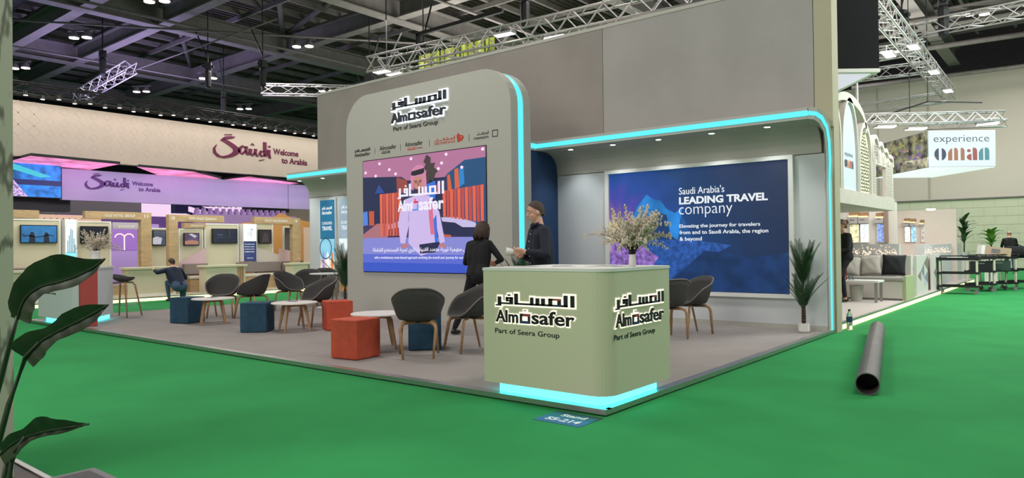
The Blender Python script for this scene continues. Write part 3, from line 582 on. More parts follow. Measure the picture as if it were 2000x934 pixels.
pouf(-9.14, 6.93, -25, M['orange'], 'far terracotta red cube pouf, partly behind the near red one')
pouf(-12.25, 6.10, 18, M['teal'], 'leftmost dark blue cube pouf beside the left round table')
pouf(-9.97, 6.06, 40, M['teal'], 'middle dark blue cube pouf between the two round tables')
pouf(-6.45, 6.22, 45, M['teal'], 'dark blue cube pouf behind the armchair seen from behind')
def round_table(x, y, deg, label):
    t = thing('round_table', label, 'table', (x, y, .055), math.radians(deg), 'low white round tables')
    MB().lathe([(.33, .418), (.345, .422), (.345, .436), (.34, .44)], n=40).build('table_top', M['top'], t)
    MB().box(-.17, .17, -.022, .022, .375, .418).box(-.022, .022, -.17, .17, .375, .418).build('cross_rail', M['oak'], t)
    for k in range(4):
        a = k*PI/2; c, s = math.cos(a), math.sin(a)
        MB().tube([(c*.15, s*.15, .41), (c*.19, s*.19, .36), (c*.27, s*.27, 0)], [(.03, .018), (.034, .018), (.015, .014)], 4, up=(-s, c, 0)).build('leg', M['oak'], t)
    return t
round_table(-11.60, 6.22, 20, 'left low round table with leaflet, in front of the leftmost blue pouf')
round_table(-9.50, 6.40, 25, 'middle low round table with leaflet, right of the middle blue pouf')
round_table(-6.95, 5.90, 10, 'right low round table half hidden behind the near red pouf')
def sheet(x, y, z, deg, w, h, m, label):
    t = thing('leaflet', label, 'leaflet', (x, y, z), math.radians(deg)); MB().box(-w/2, w/2, -h/2, h/2, 0, .003).build('paper', M['white'], t)
    MB().box(-w*.4, w*.4, -h*.1, h*.4, .003, .004).build('printed_picture', m, t); return t
sheet(-11.66, 6.2, .4955, 20, .21, .29, M['navy'], 'leaflet lying on the left round table')
sheet(-9.62, 6.42, .4955, 30, .21, .29, M['navy'], 'leaflet lying on the middle round table')
sheet(-3.9, 4.95, 1.126, 15, .30, .42, M['beam'], 'printed sheet on the counter under the man, corner over the edge')
sheet(-3.25, 5.3, 1.126, -8, .3, .21, M['beam'], 'pale printed sheet beside the vase on the counter')
sheet(-3.6, 5.15, 1.126, 40, .21, .29, M['beam'], 'printed sheet in the middle of the counter top')
tb = thing('white_table', 'white round meeting table among the armchairs in front of the posters', 'table', (-12.72, 9.42, .055))
MB().lathe([(.38, .71), (.4, .715), (.4, .73), (.39, .735)], n=32).build('table_top', M['white'], tb); MB().lathe([(.035, .02), (.03, .71)], n=12).build('pedestal', M['white'], tb); MB().lathe([(.25, 0), (.24, .012), (.05, .03)], n=24).build('foot_plate', M['white'], tb)
st = thing('bar_stool', 'tall oak bar stool with a dark low shell seat beside the small counter', 'stool', (-14.44, 5.93, .055), .6)
sh = MB(); rows = []
for j in range(1, 9):
    u = j/8; rows.append([(.21*u*math.cos(a), .20*u*math.sin(a), .70+.055*u**3+(.06*u**2 if math.cos(a) < -.2 else 0)*abs(math.cos(a))) for a in [2*PI*i/24 for i in range(25)]])
sh.grid([[(0, 0, .70)]*25]+rows); sh.grid([[(p[0]*.96, p[1]*.96, p[2]-.035) for p in r][::-1] for r in [[(0, 0, .70)]*25]+rows]); sh.grid([[(p[0]*.96, p[1]*.96, p[2]-.035) for p in rows[-1]], rows[-1]])
sh.build('seat_shell', M['shell'], st, smooth=True)
for sx in (1, -1):
    for sy in (1, -1): MB().tube([(sx*.03, sy*.03, .655), (sx*.12, sy*.12, .65), (sx*.15, sy*.15, .60), (sx*.235, sy*.235, 0)], [.014, .017, .018, .014], 8).build('leg', M['oak'], st, smooth=True)
MB().tube([(.21,.21,.23), (-.21,.21,.23), (-.21,-.21,.23), (.21,-.21,.23), (.21,.21,.23)], .006, 6).build('foot_rest', M['steel'], st)
# ---------------------------------------------------------------- plants
def frond_mesh(L, seed, leafl=.2, n=30, droop=.35):
    random.seed(seed); mb = MB(); P = []
    for i in range(n+1):
        s = i/n; P.append(Vector((L*(s*.45+droop*s*s*.5), 0, L*(s*.95-droop*.35*s*s))))
    mb.tube(P, [.006*(1-i/n*.75)+.001 for i in range(n+1)], 5)
    for i in range(4, n+1):
        s = i/n; p = P[i]; d = (P[i]-P[i-1]).normalized(); l = leafl*math.sin(min(1, .25+s*.9)*PI*.86)+.03
        for sd in (1, -1):
            o = Vector((0, sd, 0)); tip = p+d*l*.75+o*l*.62+Vector((.0, 0, .03*l)); w = .007
            w = .013; mid = p.lerp(tip, .5)+Vector((0, 0, .012)); sv = d.cross(o).normalized(); q = d*w
            mb.add([p-q*.4, p+q*.6, mid+q, mid-q, tip, mid+sv*.004], [(0, 1, 2, 5), (0, 5, 3), (5, 2, 4), (3, 5, 4)])
    return mb
FM = [frond_mesh(1, s).mesh('frond', M['leaf']) for s in (1, 2, 3)]
def palm(x, y, z, label, h_trunk, fr, potr=.075, poth=.13, tilt=0):
    t = thing('potted_palm', label, 'plant', (x, y, z), tilt, 'artificial palms in small pots')
    MB().lathe([(potr*.86, 0), (potr, .02), (potr, poth), (potr*.93, poth), (potr*.9, poth-.02)], n=20).build('pot', M['pot'], t, smooth=False)
    MB().lathe([(potr*.89, poth-.025), (potr*.5, poth-.015)], n=16).build('soil', M['trunk'], t)
    pr = [(.016, poth-.03)]
    for k in range(9): zz = poth+h_trunk*k/9; pr += [(.024, zz), (.036-.001*k, zz+h_trunk/11)]
    MB().lathe(pr, n=9).build('trunk', M['trunk'], t)
    random.seed(hash(label) % 1000 if False else len(label))
    for k, (sc_, base, az, lean) in enumerate(fr):
        o = link('frond', FM[k % 3], t)
        o.matrix_local = Matrix.Translation((0, 0, poth+base)) @ Matrix.Rotation(az, 4, 'Z') @ Matrix.Rotation(lean, 4, 'Y') @ Matrix.Rotation(random.uniform(-.4, .4), 4, 'Z') @ Matrix.Scale(sc_, 4)
    return t
def fan(n1, b1, s1, n2, b2, s2, seed):
    random.seed(seed); R = []
    for k in range(n1): R.append((s1*random.uniform(.85, 1.1), b1+random.uniform(-.03, .05), k*2*PI/n1+random.uniform(-.3, .3), random.uniform(-.30, .02)))
    for k in range(n2): R.append((s2*random.uniform(.85, 1.1), b2+random.uniform(-.03, .05), k*2*PI/n2+random.uniform(-.3, .3), random.uniform(-.42, -.22)))
    return R
palm(-3.13, 10.36, .055, 'tall potted palm in a white pot at the right end of the billboard', .34, fan(14, .17, .50, 14, .46, .60, 5))
palm(-11.55, 8.95, .055, 'dark palm in front of the backlit posters at the left edge of the tower', .30, fan(13, .26, .64, 13, .50, .66, 8), .09, .16)
palm(-6.25, 7.95, .055, 'palm with spread fronds between the woman and the man behind the counter', .32, fan(12, .30, .62, 9, .45, .5, 11), .09, .16)
# vases of willow
def branch(L, seed, bend, cat=True):
    random.seed(seed); n = 12; P = []; p = Vector((0, 0, 0)); a = .12
    for i in range(n+1):
        P.append(p.copy()); a += bend/n+random.uniform(-.05, .05); p += Vector((math.sin(a), random.uniform(-.06, .06), math.cos(a)))*L/n
    mb = MB(); mb.m = 0; mb.tube(P, [.0035*(1-i/n*.7) for i in range(n+1)], 5)
    mb.m = 1
    for i in range(4, n+1):
        for q in range(4 if i > 5 else 2):
            s = random.random(); c = P[i-1].lerp(P[i], s) + Vector([random.uniform(-.014, .014) for _ in range(3)])
            mb.ball(c, (.0068, .0068, .012), 5, 3)
    for _ in range(4):
        i = random.randint(4, 9); d = Vector((random.uniform(-.6, .9), random.uniform(-.8, .8), random.uniform(.1, 1))).normalized()*L*.22
        mb.m = 0; mb.tube([P[i], P[i]+d*.5+Vector((0, 0, .01)), P[i]+d], [.002, .0015, .001], 4); mb.m = 1
        for q in range(7):
            mb.ball(P[i]+d*(q+1)/7+Vector([random.uniform(-.008, .008) for _ in range(3)]), (.006, .006, .010), 5, 3)
    return mb
BM = [branch(.44, s, b).mesh('branch', [M['twig'], M['catkin']]) for s, b in ((1, .25), (2, .6), (3, 1.0), (4, 1.5), (5, 1.9), (6, .8))]
def vase(x, y, z, label, seed, n=34, sc_=1.0, r=.035, h=.10):
    t = thing('willow_vase', label, 'vase', (x, y, z), 0, 'white vases of willow branches')
    MB().lathe([(r*.85, 0), (r*.95, .01), (r*.9, h*.6), (r*.8, h*.9), (r*.95, h), (r*.8, h), (r*.7, h*.8)], n=20).build('vase_body', M['pot'], t, smooth=True)
    random.seed(seed)
    for k in range(n):
        o = link('branch', BM[random.choice([0, 1, 1, 2, 2, 3, 3, 4, 5])], t)
        az = random.uniform(0, 2*PI)
        o.matrix_local = Matrix.Translation((random.uniform(-.3, .3)*r, random.uniform(-.3, .3)*r, h*.75)) @ Matrix.Rotation(az, 4, 'Z') @ Matrix.Rotation(random.uniform(-.1, .25), 4, 'Y') @ Matrix.Scale(sc_*random.uniform(.75, 1.1), 4)
    return t
vase(-2.99, 5.30, 1.127, 'small white vase of branching pale willow on the reception counter', 4, 62, 1.0, .032, .10)
vase(-13.98, 5.27, 1.045, 'white vase of wispy twigs on the side desk at the far left', 9, 34, 1.1, .09, .28)
# ---------------------------------------------------------------- people
def ik(a, b, l1, l2, pole):
    a, b, pole = Vector(a), Vector(b), Vector(pole); d = b-a; L = min(d.length, (l1+l2)*.998); d.normalize(); b2 = a+d*L
    x = (l1*l1-l2*l2+L*L)/(2*L); h = math.sqrt(max(0, l1*l1-x*x)); pv = (pole-d*pole.dot(d)).normalized()
    return a+d*x+pv*h, b2
def person(label, loc, rz, J, mats, vox=.009, name='person', sc_=1.0, hair=None, extra=None, category='person'):
    """local frame: +y is the way the body faces, x is the figure's right. One voxel-merged surface; materials by nearest limb."""
    t = thing(name, label, category, loc, rz)
    prim = []  # (p0, r0, p1, r1, mat)
    V = Vector
    def cap(p0, r0, p1, r1, m): prim.append((V(p0), r0, V(p1), r1, m))
    pel = V(J['pelvis']); che = V(J['chest']); nek = V(J.get('neck', che+V((0, .0, .20)))); hd = V(J['head'])
    up = (nek-pel).normalized(); side = V(J.get('side', (1, 0, 0))).normalized(); sside = V(J.get('sside', side)).normalized(); fw = up.cross(side).normalized()*1
    fem = J.get('fem', 0)
    cap(pel+up*.02, .125, che-up*.03, .125-.01*fem, 'top'); cap(che-up*.06, .125-.01*fem, nek-up*.10, .105-.01*fem, 'top'); cap(pel-up*.03, .115, pel+up*.05, .118, 'bot')
    for s in (-1, 1):
        cap(pel+side*s*.075, .122, pel+side*s*.07+up*.12, .115-.01*fem, 'top' if J.get('longtop') else 'bot')
        cap(pel+side*s*.065+up*.10, .118-.014*fem, che+sside*s*.085-up*.06, .122-.012*fem, 'top'); cap(che+sside*s*.085-up*.08, .122-.012*fem, che+sside*s*.095+up*.07, .108-.012*fem, 'top')
        sho = che+sside*s*(.188-.02*fem)+up*.125
        cap(nek-up*.05, .058, sho, .062-.006*fem, 'top')
        h = V(J['hand_r' if s > 0 else 'hand_l']); el, hh = ik(sho, h, .285, .255, J.get('pole_r' if s > 0 else 'pole_l', (s*.4, -.8, -.3)))
        cap(sho, .066-.01*fem, el, .052-.008*fem, 'top'); fl_ = 'top' if J.get('sleeve', 1) else 'skin'
        wr = el.lerp(hh, .80); cap(el, .051-.008*fem, wr, .037-.004*fem, 'top'); cap(wr, .030-.003*fem, hh, .026-.003*fem, 'skin')
        hdir = V(J.get('hdir_r' if s > 0 else 'hdir_l', hh-el)).normalized(); pn = V(J.get('pn_r' if s > 0 else 'pn_l', (-s, 0, 0))); pn = (pn-hdir*pn.dot(hdir)).normalized(); sd = hdir.cross(pn)*1
        for k in range(4):
            o = sd*(k-1.5)*.021; L = (.068, .078, .074, .060)[k]*1.0; cu = J.get('curl', .5)
            b = hh+hdir*.085+o; cap(hh+o*.6+hdir*.01, .016, b, .0125, 'skin')
            m1 = b+(hdir*math.cos(cu)+pn*math.sin(cu))*L*.5; m2 = m1+(hdir*math.cos(cu*2)+pn*math.sin(cu*2))*L*.5
            cap(b, .0098, m1, .009, 'skin'); cap(m1, .009, m2, .0078, 'skin')
        tb_ = hh+hdir*.025-sd*.03*J.get('thumb', 1); cap(hh+hdir*.01, .016, tb_, .0125, 'skin'); cap(tb_, .012, tb_+hdir*.045-sd*.012*J.get('thumb', 1)+pn*.015, .009, 'skin')
        f = V(J['foot_r' if s > 0 else 'foot_l']); hip = pel+side*s*.09
        kn, an = ik(hip, f+V((0, 0, .075)), .43, .42, J.get('kpole_r' if s > 0 else 'kpole_l', J.get('kpole', (0, 1, .05))))
        cap(hip, .094, kn, .058, 'bot'); cap(kn, .056, kn.lerp(an, .3), .056, 'bot'); cap(kn.lerp(an, .3), .056, an.lerp(kn, .12), .042, 'bot')
        ft = V(J.get('toe_r' if s > 0 else 'toe_l', (0, 1, 0))).normalized(); dn = V(J.get('sole', (0, 0, -1)))
        cap(an.lerp(kn, .14), .036, an, .033, J.get('ankle', 'shoe'))
        cap(an+V((0, 0, -.035))-ft*.035, .034, an+V((0, 0, -.045))+ft*.09, .032, 'shoe'); cap(an+V((0, 0, -.045))+ft*.09, .033, an+V((0, 0, -.052))+ft*.155, .022, 'shoe')
    hf = V(J.get('look', (0, 1, 0))).normalized(); hs = hf.cross(V((0, 0, 1))).normalized(); hu = hs.cross(hf).normalized()
    cap(nek-up*.03, .055-.006*fem, hd-hu*.06-hf*.01, .050-.006*fem, 'skin')
    R = Matrix((hs, hf, hu)).transposed()
    vs = MB(); faces_m = []
    def seg(p0, r0, p1, r1):
        d = (p1-p0); L = d.length
        if L < 1e-6: vs.ball(p0, r0); return
        u = d/L; pts = []; rs = []
        for k in range(4): a = PI/2*(k+.35)/4; pts.append(p0-u*r0*math.cos(a)); rs.append(r0*math.sin(a))
        pts += [p0, p1]; rs += [r0, r1]
        for k in range(4): a = PI/2*(1-(k+.65)/4); pts.append(p1+u*r1*math.cos(a)); rs.append(r1*math.sin(a))
        vs.tube(pts, rs, 14)
    for p0, r0, p1, r1, m in prim: seg(p0, r0, p1, r1)
    vs.ball(hd+hu*.028-hf*.012, (.074, .094, .088), 20, 14, R)      # skull
    vs.ball(hd-hu*.035+hf*.018, (.056, .066, .075), 18, 12, R)      # face and jaw
    vs.ball(hd-hu*.095+hf*.05, (.026, .024, .020), 10, 8, R)        # chin
    seg(hd+hu*.012+hf*.082, .010, hd-hu*.028+hf*.100, .0145)        # nose
    for s in (-1, 1):
        vs.ball(hd-hu*.012+hs*s*.072-hf*.005, (.011, .020, .032), 8, 6, R); vs.ball(hd+hu*.020+hs*s*.030+hf*.070, (.024, .012, .010), 8, 6, R)
        vs.ball(hd-hu*.03+hs*s*.035+hf*.055, (.02, .02, .02), 8, 6, R)
    vs.ball(hd-hu*.060+hf*.077, (.024, .012, .007), 8, 6, R); vs.ball(hd-hu*.070+hf*.074, (.021, .012, .007), 8, 6, R)
    prim.append((hd+hu*.02, .09, hd-hu*.06, .08, 'skin'))
    me = vs.mesh('tmp', M['skin']); o = bpy.data.objects.new('tmp', me); C.objects.link(o)
    rm = o.modifiers.new('r', 'REMESH'); rm.mode = 'VOXEL'; rm.voxel_size = vox; rm.use_smooth_shade = True
    sm = o.modifiers.new('s', 'SMOOTH'); sm.factor = .5; sm.iterations = 3
    dg = bpy.context.evaluated_depsgraph_get(); me2 = bpy.data.meshes.new_from_object(o.evaluated_get(dg)); me2.name = 'body'
    bpy.data.objects.remove(o); bpy.data.meshes.remove(me)
    import numpy as np
    nf = len(me2.polygons); cen = np.empty(nf*3); me2.polygons.foreach_get('center', cen); cen = cen.reshape(-1, 3)
    best = np.full(nf, 1e9); mi = np.zeros(nf, int); order = ['skin', 'top', 'bot', 'shoe']
    for p0, r0, p1, r1, m in prim:
        a = np.array(p0); d = np.array(p1)-a; L2 = max(1e-9, d@d); tt = np.clip(((cen-a)@d)/L2, 0, 1)
        q = a+tt[:, None]*d; dist = np.linalg.norm(cen-q, axis=1)-(r0+(r1-r0)*tt)
        k = dist < best; best[k] = dist[k]; mi[k] = order.index(m)
    me2.materials.clear()
    for k in order: me2.materials.append(mats[k])
    me2.polygons.foreach_set('material_index', mi.astype('int32')); me2.polygons.foreach_set('use_smooth', [True]*nf); me2.update()
    link('body', me2, t)
    # hair
    if hair:
        hm, style = hair; hb = MB()
        def hp(a, b, c): return hd+hs*a+hf*b+hu*c
        cap_n = 16
        rows = []
        for i in range(0, 9):
            row = []
            for j in range(cap_n+1):
                az = 2*PI*j/cap_n; front = max(0, math.cos(az))    # az=0 front
                lim = .90+(1-math.cos(az))/2*(1.55 if style != 'bald' else .95)
                th = lim*i/8; sr = math.sin(th) if th < PI/2 else 1-(th-PI/2)*.22; g = .004+(.008 if style in ('long', 'bun') else .001)
                row.append(hp((.074+g)*sr*math.sin(az), -.012+(.094+g)*sr*math.cos(az), .028+(.088+g)*math.cos(th)-(0 if style == 'bald' else .03)*((1-math.cos(az))/2)**1.3*(i/8)**2))
            rows.append(row)
        if style == 'bald': rows = rows[6:]
        hb.grid(rows); inner_ = [[p.lerp(hp(0, -.012, .02), .12) for p in r][::-1] for r in rows]; hb.grid(inner_); hb.grid([rows[-1], inner_[-1][::-1]])
        hb.build('hair', hm, t, smooth=True)
        if style == 'long':
            lb = MB(); random.seed(5)
            for k in range(26):
                az = PI*.30+(2*PI-PI*.6)*k/25; x0, y0 = .082*math.sin(az), -.012+.098*math.cos(az)
                lb.tube([hp(x0*.7, y0*.75, .09), hp(x0, y0, .03), hp(x0*1.12, y0*1.08, -.06), hp(x0*1.18, y0*1.12-.005, -.13+.01*(k % 3)), hp(x0*1.0, y0*1.0, -.175+.012*(k % 4))], [.012, .018, .019, .017, .006], 7)
            lb.build('hair_locks', hm, t, smooth=True)
        if style == 'bun': MB().ball(hp(0, -.12, .05), (.045, .04, .045), 14, 10, R).build('hair_bun', hm, t, smooth=True)
    for s in (-1, 1):
        MB().ball(hd+hs*s*.030+hf*.0775+hu*.002, (.011, .006, .006), 8, 6, R).build('eye', M['white'], t); 
        MB().ball(hd+hs*s*.030+hf*.0825+hu*.002, (.005, .003, .005), 8, 6, R).build('iris', M['ink'], t)
        MB().tube([hd+hs*s*.014+hf*.087+hu*.026, hd+hs*s*.032+hf*.085+hu*.031, hd+hs*s*.05+hf*.074+hu*.024], [.002, .0035, .002], 5).build('eyebrow', M['hair1'], t)
    MB().ball(hd-hu*.065+hf*.086, (.019, .004, .0045), 8, 6, R).build('lips', mat('lip_colour', (176, 104, 94), .5), t)
    if extra: extra(t, hd, hf, hs, hu)
    t.scale = (sc_, sc_, sc_); return t
def vrot(v, a): return (v[0]*math.cos(a)-v[1]*math.sin(a), v[0]*math.sin(a)+v[1]*math.cos(a), v[2])
# woman in black, back to us, leaning to the screen side; body faces the tower wall
person('woman in black jumper and trousers, brown shoulder-length hair, back turned to us', (-6.70, 7.56, .055), math.radians(12), dict(fem=1,
    pelvis=(-.03, -.02, .86), chest=(-.06, .06, 1.17), neck=(-.07, .12, 1.37), head=(-.05, .17, 1.50), side=(.96, -.25, 0), sside=(.98, -.1, .03), look=(.25, .93, -.25),
    hand_l=(-.14, .32, 1.02), hand_r=(.10, .28, 1.02), pole_l=(-1, -.5, -.5), pole_r=(1, -.5, -.4), hdir_l=(.5, 1, -.1), hdir_r=(-.6, .8, -.1),
    foot_l=(-.42, -.05, 0), foot_r=(.02, .28, 0), kpole=(-.1, 1, .1)),
    dict(skin=M['skin'], top=M['blackc'], bot=M['trous'], shoe=M['shoe']), .008, hair=(M['hair1'], 'long'))
# man behind the counter in profile, holding a rolled white paper cup
def man_bits(t, hd, hf, hs, hu):
    for k, (x, y, z) in enumerate([(.0, .128, 1.36), (.0, .148, 1.28), (.0, .153, 1.20), (.0, .146, 1.12), (.0, .137, 1.04), (.0, .13, .97)]):
        MB().ball((x, y, z), (.008, .005, .008), 8, 6).build('shirt_button', M['white'], t)
    MB().tube([(-.06, .05, 1.478), (-.045, .10, 1.455), (0, .125, 1.42)], [.016, .02, .008], 6).build('collar', M['navyc'], t, smooth=True)
    MB().tube([(.06, .05, 1.478), (.045, .10, 1.455), (0, .125, 1.42)], [.016, .02, .008], 6).build('collar', M['navyc'], t, smooth=True)
    P = [(.165*math.sin(a), .006+.118*math.cos(a), .905) for a in [2*PI*k/24 for k in range(25)]]
    MB().tube(P, [(.004, .018)]*25, 6).build('belt', mat('brown_belt', (74, 52, 38), .5), t)
    MB().box(-.02, .02, .118, .13, .89, .925).build('belt_buckle', M['steel'], t)
MAN = dict(pelvis=(0, 0, .93), chest=(0, .02, 1.26), neck=(0, .03, 1.47), head=(0, .07, 1.605), look=(.05, 1, -.22),
    hand_r=(-.01, .25, 1.13), hand_l=(-.15, .25, 1.17), pole_r=(.8, -.5, -.5), pole_l=(-.8, -.5, -.5), hdir_r=(-.55, .8, .02), hdir_l=(.45, .85, 0), pn_r=(-.7, -.5, .5), pn_l=(.7, -.4, .5), curl=.75,
    foot_l=(-.12, -.05, 0), foot_r=(.12, .06, 0))
person('man with short hair in a dark navy shirt standing behind the counter, looking down left', (-4.77, 6.42, .055), math.radians(146), MAN,
    dict(skin=M['skin2'], top=M['navyc'], bot=M['trous'], shoe=M['shoe']), .008, hair=(M['hair2'], 'short'), extra=man_bits, sc_=1.02)
# ---------------------------------------------------------------- more people
person('man crouching on one knee in a navy hoodie and jeans at the far left counters', (-18.35, 8.90, 0), math.radians(90), dict(
    pelvis=(0, -.08, .38), chest=(-.03, .16, .70), neck=(-.03, .24, .88), head=(-.02, .32, 1.0), look=(-.1, 1, -.35),
    hand_l=(-.46, .36, .82), hand_r=(.20, .42, .42), pole_l=(-.7, -.6, -.2), pole_r=(1, -.3, 0),
    foot_l=(-.12, .26, .0), foot_r=(.14, -.30, .02), kpole=(-.1, 1, .9), kpole_r=(.1, .9, -.5), toe_r=(0, .3, -.6)),
    dict(skin=M['skin2'], top=M['hoodie'], bot=M['jeans'], shoe=M['brownshoe']), .010, hair=(M['hair1'], 'short'))
person('woman in black with hair tied up and flat shoes, half hidden by the wall end', (-3.83, 15.36, .105), math.radians(129), dict(fem=1, longtop=1,
    pelvis=(0, -.02, .92), chest=(0, -.02, 1.22), neck=(0, 0, 1.40), head=(0, .05, 1.55), look=(0, 1, -.2),
    hand_l=(-.12, .26, 1.02), hand_r=(.12, .28, 1.0), pole_l=(-.5, -1, -.4), pole_r=(.5, -1, -.4),
    foot_l=(-.1, .32, 0), foot_r=(.1, -.05, 0), ankle='skin'),
    dict(skin=M['skin'], top=M['blackc'], bot=M['trous'], shoe=M['shoe']), .010, hair=(M['hair3'], 'bun'))
person('man in black jacket and jeans at the far right, back turned', (-2.45, 34.6, 0), math.radians(10), dict(
    pelvis=(0, -.02, .92), chest=(0, .05, 1.24), neck=(0, .09, 1.45), head=(0, .15, 1.57), look=(0, 1, -.3),
    hand_l=(-.22, .42, 1.0), hand_r=(.22, .42, 1.0), foot_l=(-.1, .15, 0), foot_r=(.1, -.15, 0)),
    dict(skin=M['skin2'], top=M['blackc'], bot=M['jeans'], shoe=M['shoe']), .012, hair=(M['hair2'], 'bald'))
cup = thing('paper_cup', 'rolled white paper cup held by the man behind the counter', 'cup', (-5.00, 6.15, 1.245))
cm = MB().lathe([(.034, -.055), (.045, .055), (.042, .055), (.031, -.05)], n=20).build('cup_wall', M['white'], cup, smooth=True)
cup.rotation_euler = (math.radians(8), math.radians(-80), math.radians(30))
# ---------------------------------------------------------------- left neighbour stands
def wallx(name, m, x, y0, y1, z0, z1, parent=None, t=.06, **k): return MB().box(x-t, x, y0, y1, z0, z1).build(name, m, parent, **k)
bk = thing('exhibition_plinth', 'long low plinth with a warm light strip under the wooden booths at left', 'plinth')
MB().box(-23, -19.25, 3.5, 14.9, 0, .1).build('plinth_deck', mat('beige_carpet', (178, 168, 148), .9), bk)
MB().box(-19.25, -19.2, 3.5, 14.9, .0, .075).build('light_strip', M['warm'], bk); MB().box(-19.27, -19.19, 3.5, 14.9, .075, .105).build('edge_trim', M['alu'], bk)
for i, (y0, y1, z0, z1, m, nm, lb, ct) in enumerate([
    (5.0, 7.08, .1, 2.17, 'cream', 'booth_wall', 'cream booth wall carrying the blue picture screen at far left', 'wall'),
    (7.45, 8.32, .1, 2.14, 'cream', 'booth_wall', 'cream booth wall with the black screen behind the twig vase', 'wall'),
    (9.06, 9.95, .1, 1.98, 'cream', 'booth_wall', 'cream booth wall behind the wooden post numbered 11', 'wall'),
    (10.2, 10.95, .1, 1.97, 'cream', 'booth_wall', 'narrow cream booth wall with the city picture, between two wooden posts', 'wall'),
    (10.99, 12.12, .1, 2.14, 'cream', 'booth_wall', 'cream booth wall with the large dark screen above the crouching man', 'wall'),
    (12.66, 13.35, .1, 2.18, 'cream', 'booth_wall', 'cream booth wall with the small dark picture next to the lightbox', 'wall')]):
    t = thing(nm, lb, ct, group=None); wallx('wall_panel', M[m], -21.0, y0, y1, z0, z1, t, .1); wallx('frame_edge', M['white'], -20.985, y0, y0+.04, z0, z1, t, .02); wallx('frame_edge', M['white'], -20.985, y1-.04, y1, z0, z1, t, .02); wallx('frame_edge', M['white'], -20.985, y0+.04, y1-.04, z1-.04, z1, t, .02)
def tv(y0, y1, z0, z1, rgb, label, pics=(), x=-20.93):
    t = thing('wall_screen', label, 'screen', group=None); wallx('screen_body', M['glassblk'], x, y0, y1, z0, z1, t, .05)
    Q = Plane((x, y0, z0), (0, 1, 0)); w, h = y1-y0, z1-z0
    Q.rect(.02, w-.02, .02, h-.02, sc(rgb, .9, .2, 4), t, .002, .001, 'picture')
    for p, c in pics: Q.poly([(a*w, b*h) for a, b in p], sc(c), t, .001, .004, 'printed_shape')
    return t
sil = [(.05,.03),(.2,.03),(.22,.5),(.3,.55),(.45,.42),(.5,.5),(.62,.55),(.7,.4),(.85,.6),(.95,.5),(.95,.45),(.85,.5),(.7,.3),(.62,.3),(.6,.05),(.45,.05),(.44,.35),(.3,.45),(.3,.05)]
tv(6.15, 6.98, 1.55, 2.01, (36, 92, 140), 'screen with blue picture of dark figures on the far left booth wall', [([(.22,.05),(.40,.05),(.38,.45),(.34,.62),(.28,.62),(.24,.45)], (10, 20, 44)), ([(.62,.05),(.78,.05),(.76,.45),(.72,.6),(.66,.6),(.63,.42)], (10, 20, 44)), ([(.03,.55),(.1,.42),(.25,.45),(.4,.35),(.6,.4),(.75,.5),(.9,.4),(.9,.35),(.75,.44),(.6,.34),(.4,.3),(.2,.38),(.08,.36)], (8, 16, 40))])
tv(7.53, 8.22, 1.53, 2.00, (16, 18, 30), 'black screen behind the twig vase', [(rr(.58,.55,.64,.62), (220, 220, 230))])
tv(9.42, 9.80, 1.46, 1.91, (60, 66, 84), 'screen partly hidden behind the post numbered 11', [([(.0,.1),(.6,.1),(.7,.5),(.3,.6),(0,.5)], (190, 186, 196))])
tv(10.33, 10.80, 1.46, 1.84, (72, 56, 84), 'screen with a sunset city picture on the narrow booth wall', [([(.05,.1),(.95,.1),(.95,.35),(.5,.45),(.05,.35)], (170, 120, 100)), ([(.3,.9),(.7,.6),(.85,.75),(.5,.95)], (190, 190, 200))])
tv(11.21, 12.04, 1.52, 1.98, (20, 24, 40), 'large dark screen above the crouching man', [(rr(.2,.55,.4,.62), (70, 84, 120)), (rr(.68,.4,.7,.9), (60, 70, 100)), (rr(.2,.4,.5,.43), (60, 70, 100))])
tv(12.79, 13.25, 1.51, 1.97, (34, 28, 34), 'small dark picture screen right of the white and navy lightbox', [([(.2,.1),(.8,.1),(.7,.7),(.4,.8)], (60, 50, 54))])
t = thing('mirror_panel', 'framed grey mirror panel left of the post numbered 9', 'mirror'); wallx('frame', M['cream'], -20.95, 13.70, 14.16, 1.2, 2.10, t); wallx('mirror_glass', mat('mirror_grey', (110, 112, 116), .1, .8), -20.94, 13.76, 14.09, 1.27, 2.04, t, .005)
def lbx(y0, y1, z0, z1, cols, label):
    t = thing('lightbox', label, 'lightbox', group=None); wallx('box_body', M['white'], -20.8, y0, y1, z0, z1, t, .3); Q = Plane((-20.8, y0, z0), (0, 1, 0)); w, h = y1-y0, z1-z0
    b = z0
    for a0, a1, c in cols: Q.rect(.02, w-.02, a0*h+.005, a1*h-.005, sc(c, 1.0, .05, 3), t, .002, .001, 'lit_print')
    return t, Q, w, h
t, Q, w, h = lbx(7.11, 7.40, 1.06, 2.17, [(0, .22, (110, 190, 220)), (.22, 1, (196, 226, 232))], 'tall lightbox showing pale blue city towers at the far left')
for a, b in ((.2,.5),(.32,.62),(.46,.78),(.58,.75),(.7,.55),(.8,.4)): Q.rect(a*w, a*w+.02, .2*h, b*h, sc((90, 120, 140)), t, .001, .004, 'printed_tower')
Q.text('BAHRAIN', .05, .9*h, .18, .03, sc((120, 60, 60)), t, .001, 0, .004)
t, Q, w, h = lbx(12.16, 12.64, .94, 2.14, [(0, .54, (34, 44, 84)), (.54, 1, (214, 226, 236))], 'tall lightbox, white above and navy below, left of the grey benches')
for k, s in enumerate(['The perfect match', 'between a great', 'product and an', 'excellent service.']): Q.text(s, .05, h*(.44-.065*k), .34, .045, sc((236, 238, 240)), t, .001, .015, .004)
Q.text('bahrain', .14, .08*h, .2, .04, sc((236, 238, 240)), t, .001, .0, .004); Q.rect(.05, .22, .17*h, .175*h, sc((90, 140, 180)), t, .001, .004)
